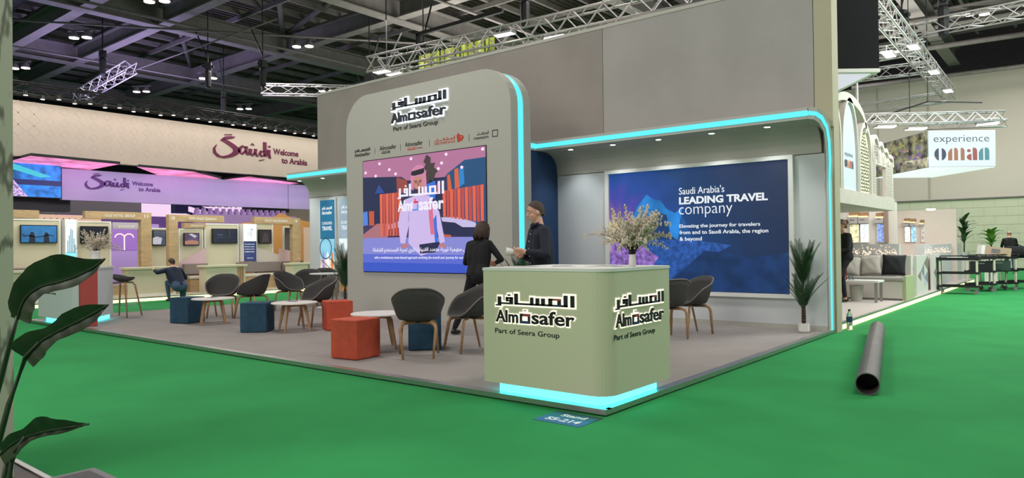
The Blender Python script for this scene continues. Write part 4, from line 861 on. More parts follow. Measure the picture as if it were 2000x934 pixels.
for k in range(4): Q.poly([(.12+.02*k, (.70+.05*k)*h), (.32, (.70+.05*k)*h), (.34, (.71+.05*k)*h), (.12+.02*k, (.708+.05*k)*h)], sc((110, 120, 134)), t, .001, .004)
Q.poly([[(.27,.64*h),(.28,.64*h),(.28,.9*h),(.27,.9*h)], [(.28,.88*h),(.36,.84*h),(.36,.82*h),(.28,.86*h)]], sc((110, 120, 134)), t, .001, .004)
# wooden portals with writing
def beam(y0, y1, z0, z1, label, text=None, tx=None, num=None, nx=None, post=None, x=-20.2):
    t = thing('wooden_portal', label, 'portal', group=None); MB().box(x-.18, x, y0, y1, z0, z1).build('header_beam', M['oakpanel'], t, bevel=.004)
    Q = Plane((x, 0, 0), (0, 1, 0))
    if post: MB().box(x-.18, x-.002, post[0], post[1], .1, z0).build('post', M['oakpanel'], t, bevel=.004)
    if text: Q.rect(tx[0]-.06, tx[1]+.06, z0+.03, z1-.03, M['oakpanel'], t, .006, 0, 'name_board'); Q.text(text, tx[0], (z0+z1)/2-.035, tx[1]-tx[0], .07, M['white'], t, .003, .005, .007)
    if num: Q.text(num, nx, (z0+z1)/2-.045, .09, .09, M['white'], t, .003, .01, .001)
    return t
beam(5.2, 6.34, 2.15, 2.35, 'short wooden beam at the far left above the blue screen', post=(5.2, 5.4))
beam(7.38, 9.06, 2.17, 2.37, 'wooden portal lettered GULF HOTEL GROUP with post numbered 11', 'GULF HOTEL GROUP', (7.85, 8.62), '11', 8.87, (8.78, 9.06))
beam(9.54, 11.20, 2.14, 2.34, 'wooden portal lettered DWO GUEST BAHRAIN with post numbered 10', 'DWO GUEST BAHRAIN', (10.12, 10.95), '10', 9.62, (9.54, 9.80))
beam(12.20, 13.86, 2.12, 2.34, 'wooden portal lettered THE RITZ-CARLTON BAHRAIN with post numbered 9', 'THE RITZ-CARLTON BAHRAIN', (12.55, 13.38), '9', 13.66, (13.57, 13.86))
beam(10.35, 11.01, 1.98, 2.14, 'small wooden name board lettered WYNDHAM', 'WYNDHAM', (10.55, 10.95), x=-20.95)
t = thing('name_board', 'white printed strip with hotel name behind the portal post 11', 'sign'); MB().box(-21, -20.95, 8.35, 9.06, 1.93, 2.12).build('board', mat('lilac_grey', (180, 174, 186), .7), t); Plane((-20.95, 8.5, 1.97), (0, 1, 0)).text('BAHRAIN BAY', 0, 0, .45, .07, M['white'], t, .003, .01)
# rooms behind
t = thing('purple_alcove', 'lilac lit alcove room with two glowing arches at far left', 'alcove'); wallx('alcove_wall', mat('lilac_wall', (176, 150, 206), .7), -24, 9.0, 11.0, .1, 2.2, t, .1)
wallx('upper_wall', mat('violet_lit', (170, 116, 214), .5, emit=.75), -23.98, 9.45, 10.35, 1.35, 2.15, t, .02)
for yy in (9.75, 10.03):
    MB().tube([(-23.95, yy+.14*math.cos(k*PI/10), 1.75+.12*math.sin(k*PI/10)) for k in range(11)], .018, 6).build('neon_arch', mat('peach_neon', (255, 200, 190), .5, emit=1.6), t)
MB().tube([(-23.95, 9.89, 1.75), (-23.95, 9.89, 1.35)], .018, 6).build('neon_arch', mat('peach_neon', (255, 200, 190), .5, emit=1.6), t)
for lb, y0, y1, zz, c in (('pink low partition with a sloped top behind the crouching man', 10.2, 10.99, (.97, 1.30, 1.40), (204, 176, 182)), ('white low partition with a sloped top right of the lightbox', 12.70, 13.51, (1.38, 1.38, 1.14), (200, 192, 180)), ('pale pink low partition with a sloped top left of post 9', 13.51, 14.3, (1.35, 1.35, 1.2), (206, 176, 174))):
    t = thing('low_partition', lb, 'partition', group=None); Plane((-20.93, 0, 0), (0, 1, 0)).poly([(y0, .1), (y1, .1), (y1, zz[2]), (y0, zz[0])], mat('part_%d' % c[2], c, .8), t, .04, 0, 'panel')
t = thing('orange_wall', 'ochre wall with a sand dune outline behind the rightmost wooden portal', 'wall'); Plane((-22.5, 0, 0), (0, 1, 0)).poly([(12.9, .1), (17.5, .1), (17.5, 2.35), (16.0, 2.3), (15.2, 2.42), (14.6, 2.62), (14.2, 2.4), (12.9, 2.2)], mat('ochre_paint', (206, 148, 84), .8), t, .05, 0, 'wall_panel')
t = thing('peach_wall', 'pale peach wall strip beside the left wing of the stand', 'wall'); wallx('wall_panel', mat('peach_paint', (214, 180, 160), .8), -20.6, 14.25, 15.2, .1, 2.05, t, .05)
t = thing('peach_header', 'peach header with a row of small holes above the tall lightbox', 'header'); wallx('panel', mat('peach_paint', (214, 180, 160), .8), -21.6, 6.6, 8.3, 2.1, 2.32, t, .05)
for k in range(7): MB().ball((-21.6, 6.9+.15*k, 2.22), (.01, .015, .015), 8, 5).build('hole', M['dark'], t)
# benches and counters
def bench(y0, y1, label, seat=True):
    t = thing('padded_bench', label, 'bench', group=None); MB().box(-20.88, -20.78, y0, y1, .60, .92).build('back_cushion', mat('taupe_upholstery', (132, 122, 116), .9, noise=.05), t, bevel=.02)
    if seat: MB().box(-20.9+.14, -20.42, y0, y1, .47, .56).build('seat_cushion', mat('cream_upholstery', (200, 196, 180), .9), t, bevel=.02); MB().box(-20.86, -20.44, y0+.02, y1-.02, .1, .47).build('bench_base', M['oakpanel'], t)
    return t
bench(10.25, 11.0, 'taupe padded bench right behind the crouching man'); bench(11.95, 13.5, 'taupe padded bench between the lightbox counter and the cluster chairs'); bench(13.57, 14.4, 'taupe padded bench at the right end of the booths', False); bench(5.5, 8.0, 'taupe padded bench behind the small white counter', False)
def booth_counter(y0, y1, label, x=-19.65):
    y0 *= .975; y1 *= .975
    t = thing('booth_counter', label, 'counter', group=None); MB().box(x-.4, x, y0+.05, y1-.05, .1, .82).build('front_panel', M['cream'], t); MB().box(x-.44, x+.05, y0, y1, .82, .88).build('counter_top', M['cream'], t, bevel=.006)
    MB().box(x-.38, x+.012, y0+.06, y1-.06, .1, .16).build('kick_board', M['white'], t)
    for k in range(3): MB().box(x, x+.03, y0+(y1-y0)*.78+k*.07, y0+(y1-y0)*.78+.035+k*.07, .16, .82).build('slat', M['oak'], t)
    return t
booth_counter(8.36, 9.75, 'cream booth counter left of the crouching man'); booth_counter(10.55, 11.9, 'cream booth counter behind the left round table'); booth_counter(5.4, 6.6, 'cream booth counter behind the small white counter at far left'); booth_counter(13.47, 14.3, 'cream booth counter at the inner end of the row')
t = thing('booth_box', 'low oak box under the twig vase side of the aisle', 'box'); MB().box(-20.2, -19.7, 7.6, 8.2, .1, .42).build('body', M['oakpanel'], t); MB().box(-20.0, -19.6, 7.2, 8.4, .1, .16).build('step', M['cream'], t)
# castle crenellation, lilac wall behind
t = thing('castle_wall', 'lilac wall with stepped battlement top behind the booths', 'wall'); lil = mat('lilac_plaster', (168, 140, 196), .8)
wallx('wall_face', lil, -24.5, 12.5, 16.6, .1, 2.62, t, .2)
mk_ = MB().box(-24.7, -24.5, 0, .12, 2.62, 2.74).box(-24.7, -24.5, .03, .09, 2.74, 2.83).mesh('merlon', lil)
for k in range(15): o = link('merlon', mk_, t); o.location = (0, 12.55+k*.25, 0)
# hanging header rings
hd_ = thing('large_header', 'huge hanging cream banner header lettered Saudi Welcome to Arabia, upper left', 'banner')
hm = mat('cream_banner', (206, 190, 178), .85, noise=.02, scale=2)
MB().box(-25.25, -25.0, -2, 24, 4.22, 5.90).build('banner_face', hm, hd_)
pt_ = mat('banner_pattern', (200, 183, 173), .85); Q = Plane((-25.0, 0, 0), (0, 1, 0)); P = []
for r in range(4):
    for c in range(16):
        y = 7.3+c*.42; z = 5.72-r*.36; s_ = .15
        if c in (0, 1) and r < 3: s_ = .2
        P += [[(y-s_, z), (y, z+s_), (y, z+s_*.82), (y-s_*.82, z)], [(y, z+s_), (y+s_, z), (y+s_*.82, z), (y, z+s_*.82)], [(y+s_, z), (y, z-s_), (y, z-s_*.82), (y+s_*.82, z)], [(y, z-s_), (y-s_, z), (y-s_*.82, z), (y, z-s_*.82)]]
Q.poly(P, pt_, hd_, .003, 0, 'relief_pattern')['kind'] = 'stuff'
plum = mat('plum_letters', (104, 10, 64), .5)
def saudi(Q, y0, y1, z0, z1, m, parent):
    w, h = y1-y0, z1-z0
    def st(P, w0, w1=None):
        mb = MB(); n = len(P); V = []
        for i, p in enumerate(P):
            d = (P[min(n-1, i+1)][0]-P[max(0, i-1)][0], P[min(n-1, i+1)][1]-P[max(0, i-1)][1]); L = math.hypot(*d) or 1; s = i/(n-1); ww = w0[0]*(1-s)**2+2*w0[1]*s*(1-s)+w0[2]*s*s
            nx, ny = -d[1]/L*ww, d[0]/L*ww; V.append(((p[0]+nx), (p[1]+ny))); V.append(((p[0]-nx), (p[1]-ny)))
        return [[V[2*i], V[2*i+1], V[2*i+3], V[2*i+2]] for i in range(n-1)]
    S_ = []
    S_ += st([(.36,.97),(.30,.94),(.22,.90),(.14,.82)], (.0, .10, .02)) + st([(.14,.82),(.22,.74),(.30,.64),(.36,.54),(.38,.44),(.34,.32),(.26,.22),(.16,.16),(.08,.18),(.02,.30),(.01,.45),(.05,.60)], (.05, .07, .006))
    S_ += st([(.18,1.0),(.30,1.04)], (.018, .018, .018))
    S_ += st([(.52,.60),(.48,.66),(.43,.56),(.42,.42),(.46,.34),(.52,.46)], (.03, .03, .025)) + st([(.54,.66),(.53,.45),(.57,.33),(.60,.36)], (.025, .03, .01))
    S_ += st([(.61,.58),(.60,.42),(.64,.32),(.68,.44)], (.03, .03, .02)) + st([(.70,.60),(.69,.42),(.73,.31),(.75,.34)], (.025, .03, .01)) + st([(.62,.72),(.64,.80),(.67,.72)], (.012, .014, .012))
    S_ += st([(.86,.90),(.86,.60),(.87,.34)], (.03, .03, .03)) + st([(.85,.52),(.80,.54),(.77,.42),(.80,.32),(.86,.42)], (.028, .028, .02)) + st([(.93,.62),(.93,.45),(.95,.28)], (.03, .03, .02)) + [[(.91,.74),(.94,.70),(.97,.74),(.94,.79)]]
    S_ += st([(.76,.16),(.85,.22)], (.015, .015, .01))
    P = [[(y0+a*w, z0+b*h) for a, b in q] for q in S_]
    Q.poly(P, m, parent, .03, .002, 'script_lettering')
saudi(Q, 13.45, 15.9, 4.62, 5.62, plum, hd_); Q.text('Welcome', 15.93, 5.08, 1.15, .24, plum, hd_, .02, .02); Q.text('to Arabia', 16.30, 4.76, 1.2, .24, plum, hd_, .02, .02)
h2 = thing('lilac_header', 'lower hanging lilac banner header lettered Saudi Welcome to Arabia', 'banner')
MB().box(-26.2, -26.0, 8.81, 18.3, 3.02, 4.05).build('banner_face', mat('lilac_banner', (186, 170, 206), .85, noise=.02, scale=2), h2)
Q2 = Plane((-26.0, 0, 0), (0, 1, 0)); saudi(Q2, 9.5, 10.95, 3.34, 3.93, mat('violet_letters', (84, 26, 112), .5), h2); Q2.text('Welcome', 11.0, 3.62, .72, .15, mat('violet_letters', (84, 26, 112), .5), h2, .01, .02); Q2.text('to Arabia', 11.22, 3.43, .76, .15, mat('violet_letters', (84, 26, 112), .5), h2, .01, .02)
Q2.rect(17.25, 17.27, 3.02, 4.05, mat('violet_letters', (84, 26, 112), .5), h2, .002)
bs = thing('blue_led_wall', 'hanging LED wall with blue rippled water picture at the left edge', 'screen'); MB().box(-26.2, -26.0, 5.5, 8.79, 3.06, 4.15).build('cabinet', M['black'], bs)
wm_ = mat('water_picture', (30, 110, 190), .5, emit=.9, noise=.6, scale=3); Q2.rect(5.6, 8.78, 3.08, 4.12, wm_, bs, .004, .001, 'picture'); Q2.rect(5.6, 8.78, 3.45, 3.62, sc((24, 36, 104)), bs, .002, .006, 'printed_band')
Q2.poly([(6.6,4.12),(7.4,4.12),(8.5,3.75),(8.2,3.7),(7.3,3.95)], sc((60, 200, 220)), bs, .002, .0065); Q2.poly([(6.5,3.08),(7.85,3.08),(7.45,3.6),(7.2,3.72),(6.5,3.72)], mat('pearl_dots', (170, 150, 210), .5, emit=.8, noise=.8, scale=22), bs, .002, .009)
t = thing('black_header', 'black hanging header box under the blue LED wall', 'header'); MB().box(-27.4, -27.0, 5, 9.4, 2.69, 3.12).build('box_body', M['black'], t)
# pink led ceilings
for lb, P in (('pink LED ceiling panel over the left lilac banner', [(-23.9,7.3),(-24.25,9.9),(-26.6,9.9),(-26.0,7.3)]), ('pink LED ceiling panel above the middle of the lilac banner', [(-24.6,10.6),(-24.75,12.6),(-26.5,14.6),(-28.2,13.4)]), ('pink LED ceiling panel next to the cyan soffit end', [(-25.0,14.9),(-26.1,17.9),(-27.6,17.6),(-26.9,14.9)])):
    t = thing('led_ceiling_panel', lb, 'screen', group=None); Plane((0, 0, 4.13), (1, 0, 0), (0, -1, 0)).poly([(a, -b) for a, b in P], M['black'], t, -.08, 0, 'frame')
    Plane((0, 0, 4.125), (1, 0, 0), (0, -1, 0)).poly([(a*.996-.1, -b*.997) for a, b in P], mat('pink_flower_led', (250, 130, 180), .5, emit=1.0, noise=.45, scale=1.6), t, .004, 0, 'lit_face')
t = thing('qatar_screen', 'bright pinkish white lit fascia lettered QATAR.COM far behind the booths', 'screen'); MB().box(-34.3, -34, 13.2, 22, 2.75, 4.3).build('lit_face', mat('pinkwhite_lit', (246, 214, 244), .5, emit=1.0), t)
Plane((-34, 0, 0), (0, 1, 0)).text('QATAR.COM', 16.6, 3.42, 2.9, .36, mat('grey_letters', (120, 100, 130), .5), t, .02, .0, .01)
t = thing('far_grey_wall', 'grey partition wall far behind the wooden booths', 'wall'); MB().box(-31, -30.8, 7, 13.4, 0, 3.5).build('wall_panel', mat('far_grey', (150, 142, 150), .8), t)
t = thing('far_slatted_wall', 'grey and tan wall panels behind the orange wall', 'wall'); MB().box(-28, -27.8, 17.5, 24, 0, 3.3).build('wall_panel', mat('far_tan', (170, 150, 140), .8), t); MB().box(-27.8, -27.75, 19.6, 20.5, 0, 3.3).build('grey_strip', mat('far_grey2', (120, 118, 128), .8), t); MB().box(-27.8, -27.75, 20.5, 24, 1.6, 3.1).build('sky_picture', sc((120, 160, 230)), t)
t = thing('purple_low_wall', 'violet backdrop wall right behind the castle battlement', 'wall'); MB().box(-27.2, -27, 9, 17.4, 0, 2.6).build('wall_panel', mat('violet_backdrop', (140, 100, 180), .8), t)
# black lighting truss with a row of lamps above the large header
def truss(name, p0, p1, s, m, label, n, r=.025, tri=False, chords=4, upv=(0, 0, 1), parts=True):
    t = thing(name, label, 'truss', p0); p0, p1 = Vector(p0), Vector(p1); d = p1-p0; L = d.length; u = d/L; sd = u.cross(Vector(upv)).normalized(); up = sd.cross(u)
    cs = [sd*s/2+up*s/2, -sd*s/2+up*s/2, -sd*s/2-up*s/2, sd*s/2-up*s/2]
    for c in cs: MB().tube([c, c+d], r, 6).build('chord', m, t, smooth=True)
    step = L/n
    def seg_mesh(a, b): return MB().tube([a, b], r*.55, 4).mesh('brace', m)
    for (a, b) in ((0, 1), (1, 2), (2, 3), (3, 0)):
        me1 = seg_mesh(cs[a], cs[b]+u*step) ; me2 = seg_mesh(cs[b], cs[a]+u*step)
        for i in range(n):
            o = link('brace', me1 if i % 2 == 0 else me2, t); o.location = u*step*i
    me3 = seg_mesh(cs[0], cs[2])
    for p in (0, L): o = link('brace', me3, t); o.location = u*p
    return t
def flood(x, y, z, rz, label, grp=None, em=None):
    t = thing('floodlight', label, 'lamp', (x, y, z), rz, grp); MB().box(-.26, .26, -.12, .12, 0, .05).build('housing', M['alu'], t, bevel=.01); MB().box(-.24, .24, -.10, .10, -.006, 0).build('lamp_face', em or M['whitel'], t)
    MB().tube([(-.27, 0, .02), (-.27, 0, .16), (.27, 0, .16), (.27, 0, .02)], .01, 5).build('bracket', M['alu'], t); return t
truss('lighting_truss', (-24.75, 3, 6.22), (-24.75, 22, 6.22), .34, M['trussd'], 'long black lighting truss running above the large cream header', 30, .03)
lm = MB().lathe([(.05, 0), (.07, -.12), (.06, -.125)], n=10).mesh('lamp_head', M['black']); lf = MB().lathe([(.058, -.126), (.058, -.13)], n=10).mesh('lamp_face', mat('dim_lamp', (255, 250, 235), .5, emit=5))
ORD = 'first second third fourth fifth sixth seventh eighth ninth tenth eleventh twelfth thirteenth fourteenth fifteenth sixteenth seventeenth eighteenth nineteenth twentieth twenty-first twenty-second twenty-third twenty-fourth twenty-fifth twenty-sixth'.split()
for k in range(26):
    y = 7.35+k*.44
    t = thing('truss_spotlight', ORD[k]+' small spotlight from the left in the row above the cream header', 'lamp', (-24.5, y, 6.06 if k % 2 else 6.12), 0, 'spotlights on the black truss'); link('lamp_head', lm, t); link('lamp_face', lf, t)
# scissor lift arm
t = thing('boom_lift', 'dark blue folded lift arm standing in front of the lit QATAR.COM fascia', 'machine', (0, 0, 0)); bl = mat('blue_steel', (34, 50, 92), .5)
MB().tube([(-28, 13.9, 3.2), (-27.2, 16.3, 2.4)], .09, 4).build('boom_arm', bl, t); MB().tube([(-28, 13.7, 2.9), (-27.2, 16.3, 2.1)], .07, 4).build('boom_arm', bl, t); MB().tube([(-28, 13.5, 3.1), (-28, 16.8, 3.25)], .06, 4).build('boom_arm', bl, t); MB().box(-28.2, -27.8, 13.4, 13.9, 2.8, 3.2).build('knuckle', bl, t)
MB().box(-28.3, -27.5, 16.5, 18.3, 2.95, 3.25).build('platform', M['black'], t)
for k in range(5): MB().tube([(-27.5, 16.5+k*.45, 3.2), (-27.5, 16.5+k*.45, 3.5)], .02, 5).build('rail_post', M['black'], t)
MB().tube([(-27.3, 16.3, 2.2), (-27.2, 16.3, 0)], .08, 4).build('mast', bl, t)
# ---------------------------------------------------------------- right neighbour pavilion
pw = mat('pavilion_white', (206, 200, 192), .7); pw2 = mat('pavilion_wood_white', (196, 186, 176), .7, noise=.04, scale=6); latt = mat('lattice_cream', (222, 214, 190), .7)
ob = thing('pavilion_platform', 'raised pale floor with a yellow light strip running along the right aisle', 'platform')
MB().box(-9, -2.95, 11.4, 27.4, 0, .10).build('platform_floor', mat('pale_pavilion_floor', (196, 186, 178), .8), ob)
MB().box(-2.95, -2.90, 11.35, 27.4, .075, .104).build('edge_trim', M['alu'], ob); MB().box(-2.95, -2.905, 11.35, 27.4, .0, .075).build('light_strip', M['warm'], ob)
fc = thing('arched_facade', 'white pavilion facade with tall pointed arches and pierced screens over the aisle', 'facade')
X = -3.5; QF = Plane((X, 0, 0), (0, 1, 0))
MB().box(X-.5, X, 11.3, 18.55, 2.04, 2.31).build('fascia_beam', pw2, fc)
MB().box(-8.5, X-.5, 11.3, 18.5, 2.04, 2.10).build('underside', pw2, fc)
dl2 = MB().lathe([(.05, 0), (.05, -.01)], n=12).mesh('downlight', M['whitel'])
for y in (14.2, 15.6, 17.0): o = link('downlight', dl2, fc); o.location = (X-1.2, y, 2.04)
def arch(y0, y1, zs, zt, n=10):
    """pointed arch outline from (y0,zs) up to apex and down to (y1,zs)"""
    yc = (y0+y1)/2; L = []
    for k in range(n+1):
        s = k/n; L.append((y0+(yc-y0)*(1-math.cos(s*PI/2))**1.0, zs+(zt-zs)*math.sin(s*PI/2)))
    return L+[(2*yc-p[0], p[1]) for p in L[::-1][1:]]
def arch_piece(y0, y1, z0, zs, zt, label_name, fill, x=X, frame=.07, d=.10):
    O = arch(y0, y1, zs, zt); I = arch(y0+frame, y1-frame, zs, zt-frame*1.6); mb = MB(); Qx = Plane((x, 0, 0), (0, 1, 0))
    P = [(y0, z0)]+O+[(y1, z0)]; R = [(y0+frame, z0)]+I+[(y1-frame, z0)]
    for i in range(len(P)-1): mb.prism([P[i], P[i+1], R[i+1], R[i]], Qx.pt(0, 0, -d), Qx.r, Qx.u, d)
    mb.build('arch_frame', pw, fc)
    if fill: Qx.poly(R[::-1] if False else R, fill, fc, .02, -d*.7, label_name)
    return R
blue_w = mat('bluish_white_panel', (206, 214, 222), .6)
arch_piece(13.35, 15.95, 3.55, 3.62, 4.16, 'arch_back', None, frame=.10, d=.5)
arch_piece(14.05, 15.25, 2.31, 3.0, 4.08, 'tall_panel', blue_w, frame=.05)
R3 = arch_piece(12.9, 14.0, 2.31, 3.2, 3.95, 'pierced_panel', latt); R4 = arch_piece(15.3, 16.35, 2.31, 3.1, 3.76, 'pierced_panel', latt)
dots = mat('lattice_hole', (126, 116, 96), .9)
def pierce(y0, y1, z0, z1, top=None, st=.085):
    P = []; r = 0; z = z0
    while z < z1:
        y = y0+(st/2 if r % 2 else 0)
        while y < y1:
            if top is None or abs(y-(y0+y1)/2) < (y1-y0)/2*max(0, min(1, (top-z)/.5)):
                k = (r+int(y*20)) % 3; P.append(rr(y, z, y+st*(.55 if k else .3), z+st*(.3 if k else .55)))
            y += st
        z += st*.8; r += 1
    QF.poly(P, dots, fc, .004, -.045, 'piercing')
pierce(12.98, 13.92, 2.36, 3.75, 3.75); pierce(15.40, 16.25, 2.36, 3.6, 3.6)
for a, b, zt in ((16.45, 17.1, 3.62), (16.95, 17.6, 3.52), (17.45, 18.05, 3.42), (17.95, 18.5, 3.32)): arch_piece(a, b, 3.05, 3.15, zt, 'arch_fill', pw2, frame=.05)
MB().box(X-.09, X-.02, 16.4, 16.78, 2.31, 3.2).build('screen_panel', pw2, fc); MB().box(X-.09, X-.02, 17.74, 18.5, 2.31, 3.15).build('screen_panel', pw2, fc); MB().box(X-.09, X-.02, 16.78, 17.74, 2.99, 3.15).build('screen_panel', pw2, fc)
MB().box(X-.6, X-.55, 16.7, 17.8, 2.31, 3.0).build('window_dark', mat('dark_opening', (60, 60, 56), .4), fc); MB().box(X-.54, X-.5, 16.7, 17.8, 2.75, 2.95).build('window_shelf', pw, fc)
gd = mat('pale_piercing', (176, 168, 160), .9)
for (a, b, c_, d_) in ((16.45, 16.75, 2.36, 3.1), (17.8, 18.42, 2.36, 3.1), (16.5, 17.05, 3.1, 3.4)):
    P = []; z = c_
    while z < d_:
        y = a
        while y < b-.05: P.append(rr(y, z, y+.06, z+.03)); y += .10
        z += .055
    QF.poly(P, gd, fc, .004, -.019, 'piercing')
QF.text('experience', 14.38, 2.94, .58, .10, mat('pale_grey_letters', (150, 156, 166), .6), fc, .003, .0, -.045)
for ch, a, w_, c in (('o', 14.36, .15, (60, 56, 70)), ('m', 14.53, .18, (214, 160, 140)), ('a', 14.73, .12, (196, 110, 100)), ('n', 14.87, .12, (110, 120, 140))): QF.text(ch, a, 2.74, w_, .15, mat('facade_%d' % c[0], c, .6), fc, .003, .04, -.045)
t = thing('brown_fin', 'tan wooden fin between the corner stand wall and the arched facade', 'panel'); MB().box(-3.35, -3.05, 11.5, 11.6, .1, 3.0).build('fin_body', mat('tan_fin', (166, 140, 116), .7), t)
# display walls with niches and lit posters
def niche_wall(y, x0, x1, z1, label, items, wallm):
    t = thing('niche_wall', label, 'wall', group=None); MB().box(x0, x1, y, y+.1, .1, z1).build('wall_panel', wallm, t); Q = Plane((0, y, 0), (1, 0, 0))
    for (a, b, lo, hi, cc, sh) in items:
        MB().box(a-.05, b-.01, y-.10, y, 1.80, hi).build('niche_box', mat('grey_name_box', (170, 164, 162), .7), t); MB().box(a-.02, b-.03, y-.10, y, hi, hi+.035).build('niche_light', mat('warm_niche', (255, 214, 150), .5, emit=2.0), t)
        MB().box(a-.02, b+.0, y-.02, y, hi+.035, hi+.13).build('niche_recess', mat('niche_brown', (140, 112, 84), .8), t)
        Plane((0, y-.10, 0), (1, 0, 0)).text(('TRAVEL', 'TOURS', 'HOTELS')[int(a*10) % 3], a, 1.88, (b-a)*.55, .035, M['dark'], t, .002)
        MB().box(a, b, y-.06, y, lo, 1.79).build('poster_box', M['white'], t); Plane((0, y-.06, 0), (1, 0, 0)).rect(a+.008, b-.008, lo+.01, 1.78, mat('lit_poster_%d' % (cc[0]+cc[2]), cc, .5, emit=.95, noise=.5 if sh else .05, scale=14), t, .002, 0, 'lit_print')
        if not sh:
            for k in range(6): Plane((0, y-.062, 0), (1, 0, 0)).poly([((a+b)/2-.03+(k % 2)*.03, lo+.1+k*.06), ((a+b)/2+(k % 2)*.03, lo+.13+k*.06), ((a+b)/2-.01+(k % 2)*.03, lo+.15+k*.06)], M['dark'], t, .001, .002, 'printed_leaf')
    return t
niche_wall(20.0, -7.5, -3.75, 2.32, 'white display wall with niches and lit posters behind the sofa', [(-4.83, -4.61, 1.31, 1.98, (196, 190, 150), 1), (-4.58, -4.38, 1.31, 1.96, (214, 240, 246), 0), (-4.19, -4.02, 1.31, 1.93, (110, 130, 180), 1)], pw)
t = thing('brown_column', 'brown recess column right of the third lit poster', 'column'); MB().box(-4.02, -3.93, 19.9, 20.0, 1.30, 2.16).build('column_body', mat('recess_brown', (140, 118, 106), .8), t)
niche_wall(25.0, -4.9, -3.08, 2.30, 'farther pinkish white display wall with niches and lit posters', [(-4.45, -4.30, 1.31, 1.92, (226, 226, 214), 1), (-4.28, -4.14, 1.31, 1.90, (130, 170, 200), 1), (-4.01, -3.92, 1.31, 1.86, (150, 140, 136), 1)], mat('pinkish_white', (214, 198, 186), .7))
t = thing('ceiling_lamp', 'round warm ceiling lamp glowing above the farther display wall', 'lamp', (-3.59, 24.0, 2.28)); MB().lathe([(.12, 0), (.13, -.02), (.08, -.045)], n=20).build('lamp_glass', mat('warm_lamp', (255, 240, 214), .5, emit=6), t)
# pierced parapet counter
pc = thing('pierced_counter', 'long pale counter front with twinkling pierced pattern behind the sofa', 'counter'); MB().box(-6.5, -3.25, 17.55, 17.75, .1, 1.27).build('counter_front', mat('pale_grey_white', (198, 194, 192), .7), pc); MB().box(-3.40, -3.20, 20.25, 24.9, .1, 1.24).build('counter_side', mat('pale_grey_white', (198, 194, 192), .7), pc); MB().box(-3.40, -3.20, 25.15, 27.0, .1, 1.24).build('counter_side', mat('pale_grey_white', (198, 194, 192), .7), pc)
random.seed(12); P = []
for k in range(260):
    x = random.uniform(-5.4, -3.3); z = 1.03+abs(random.gauss(0, .09)); s_ = random.uniform(.008, .018)
    if z < 1.25: P.append([(x-s_, z), (x, z-s_), (x+s_, z), (x, z+s_)])
Plane((0, 17.55, 0), (1, 0, 0)).poly(P, mat('twinkle', (255, 232, 206), .5, emit=1.3), pc, .003, 0, 'lit_piercing').__setitem__('kind', 'stuff')
P = []
for k in range(160):
    y = random.uniform(20.4, 24.8); z = 1.0+abs(random.gauss(0, .08)); s_ = .02
    if z < 1.22: P.append([(y-s_, z), (y, z-s_), (y+s_, z), (y, z+s_)])
Plane((-3.20, 0, 0), (0, 1, 0)).poly(P, mat('twinkle', (255, 232, 206), .5, emit=1.3), pc, .003, 0, 'lit_piercing').__setitem__('kind', 'stuff')
# sofa, cushions, table
sf = thing('sofa_bench', 'built-in white bench sofa with grey seat pad beside the right aisle', 'sofa')
MB().box(-5.2, -3.00, 16.45, 17.25, .1, .50).build('base_box', pw, sf, bevel=.006); MB().box(-5.15, -2.96, 16.42, 17.2, .50, .58).build('seat_pad', mat('grey_pad', (160, 156, 150), .8), sf, bevel=.02)
MB().box(-5.2, -2.96, 17.2, 17.40, .1, 1.02).build('backrest', pw, sf, bevel=.006); MB().box(-3.0, -2.93, 16.45, 17.4, .1, .60).build('end_panel', mat('sage_side', (176, 180, 140), .6), sf)
MB().box(-5.2, -3.0, 16.44, 16.45, .1, .14).build('kick_board', M['beam'], sf)
def cushion(x, y, z, s, rx, rz, m, label):
    t = thing('cushion', label, 'cushion', (x, y, z), 0, 'cushions on the bench sofa'); n = 12; mb = MB()
    def q(i, j, sd):
        u, v = i/n*2-1, j/n*2-1; e = (1-abs(u)**2.6)*(1-abs(v)**2.6); pin = 1-.09*(1-abs(u*v))*max(abs(u), abs(v))
        return (u*s/2*(1-.07*(1-v*v)), sd*.075*max(0, e)**.5+.006*math.sin(7*u+5*v)*e, v*s/2*(1-.07*(1-u*u)))
    mb.grid([[q(i, j, 1) for j in range(n+1)] for i in range(n+1)]); mb.grid([[q(i, j, -1) for j in range(n+1)][::-1] for i in range(n+1)])
    o = mb.build('cover', m, t, smooth=True, weld=True); t.rotation_euler = (rx, (.14 if rz > 0 else -.11)*(1 if 'pale' in label else .3), rz); return t
lg_ = mat('crumpled_pale_linen', (184, 178, 168), .9, noise=.08, scale=5, bump=.5)
cushion(-3.25, 16.98, .82, .46, -.22, .1, mat('black_velvet', (24, 25, 28), .8, noise=.2, scale=6, bump=.4), 'black square cushion at the right end of the bench sofa')
cushion(-3.70, 16.96, .81, .44, -.28, -.1, lg_, 'pale crumpled cushion beside the black one'); cushion(-4.10, 16.94, .80, .44, -.3, .12, lg_, 'pale crumpled cushion nearest the woman, leftmost in view')
ct_ = thing('coffee_table', 'low white coffee table with square steel legs in front of the sofa', 'table', (0, 0, .1))
MB().box(-4.35, -3.27, 15.62, 16.15, .40, .44).build('table_top', M['white'], ct_, bevel=.004)
for x in (-4.3, -3.35):
    for y in (15.66, 16.11): MB().box(x, x+.05, y-.025, y+.025, 0, .40).build('leg', M['steel'], ct_)
bn = thing('bin', 'white tapered waste bin under the coffee table', 'bin', (-3.74, 15.88, .1)); MB().lathe([(.10, 0), (.135, .33), (.14, .33), (.13, .31)], n=20).build('bin_body', M['offwhite'], bn, smooth=False)
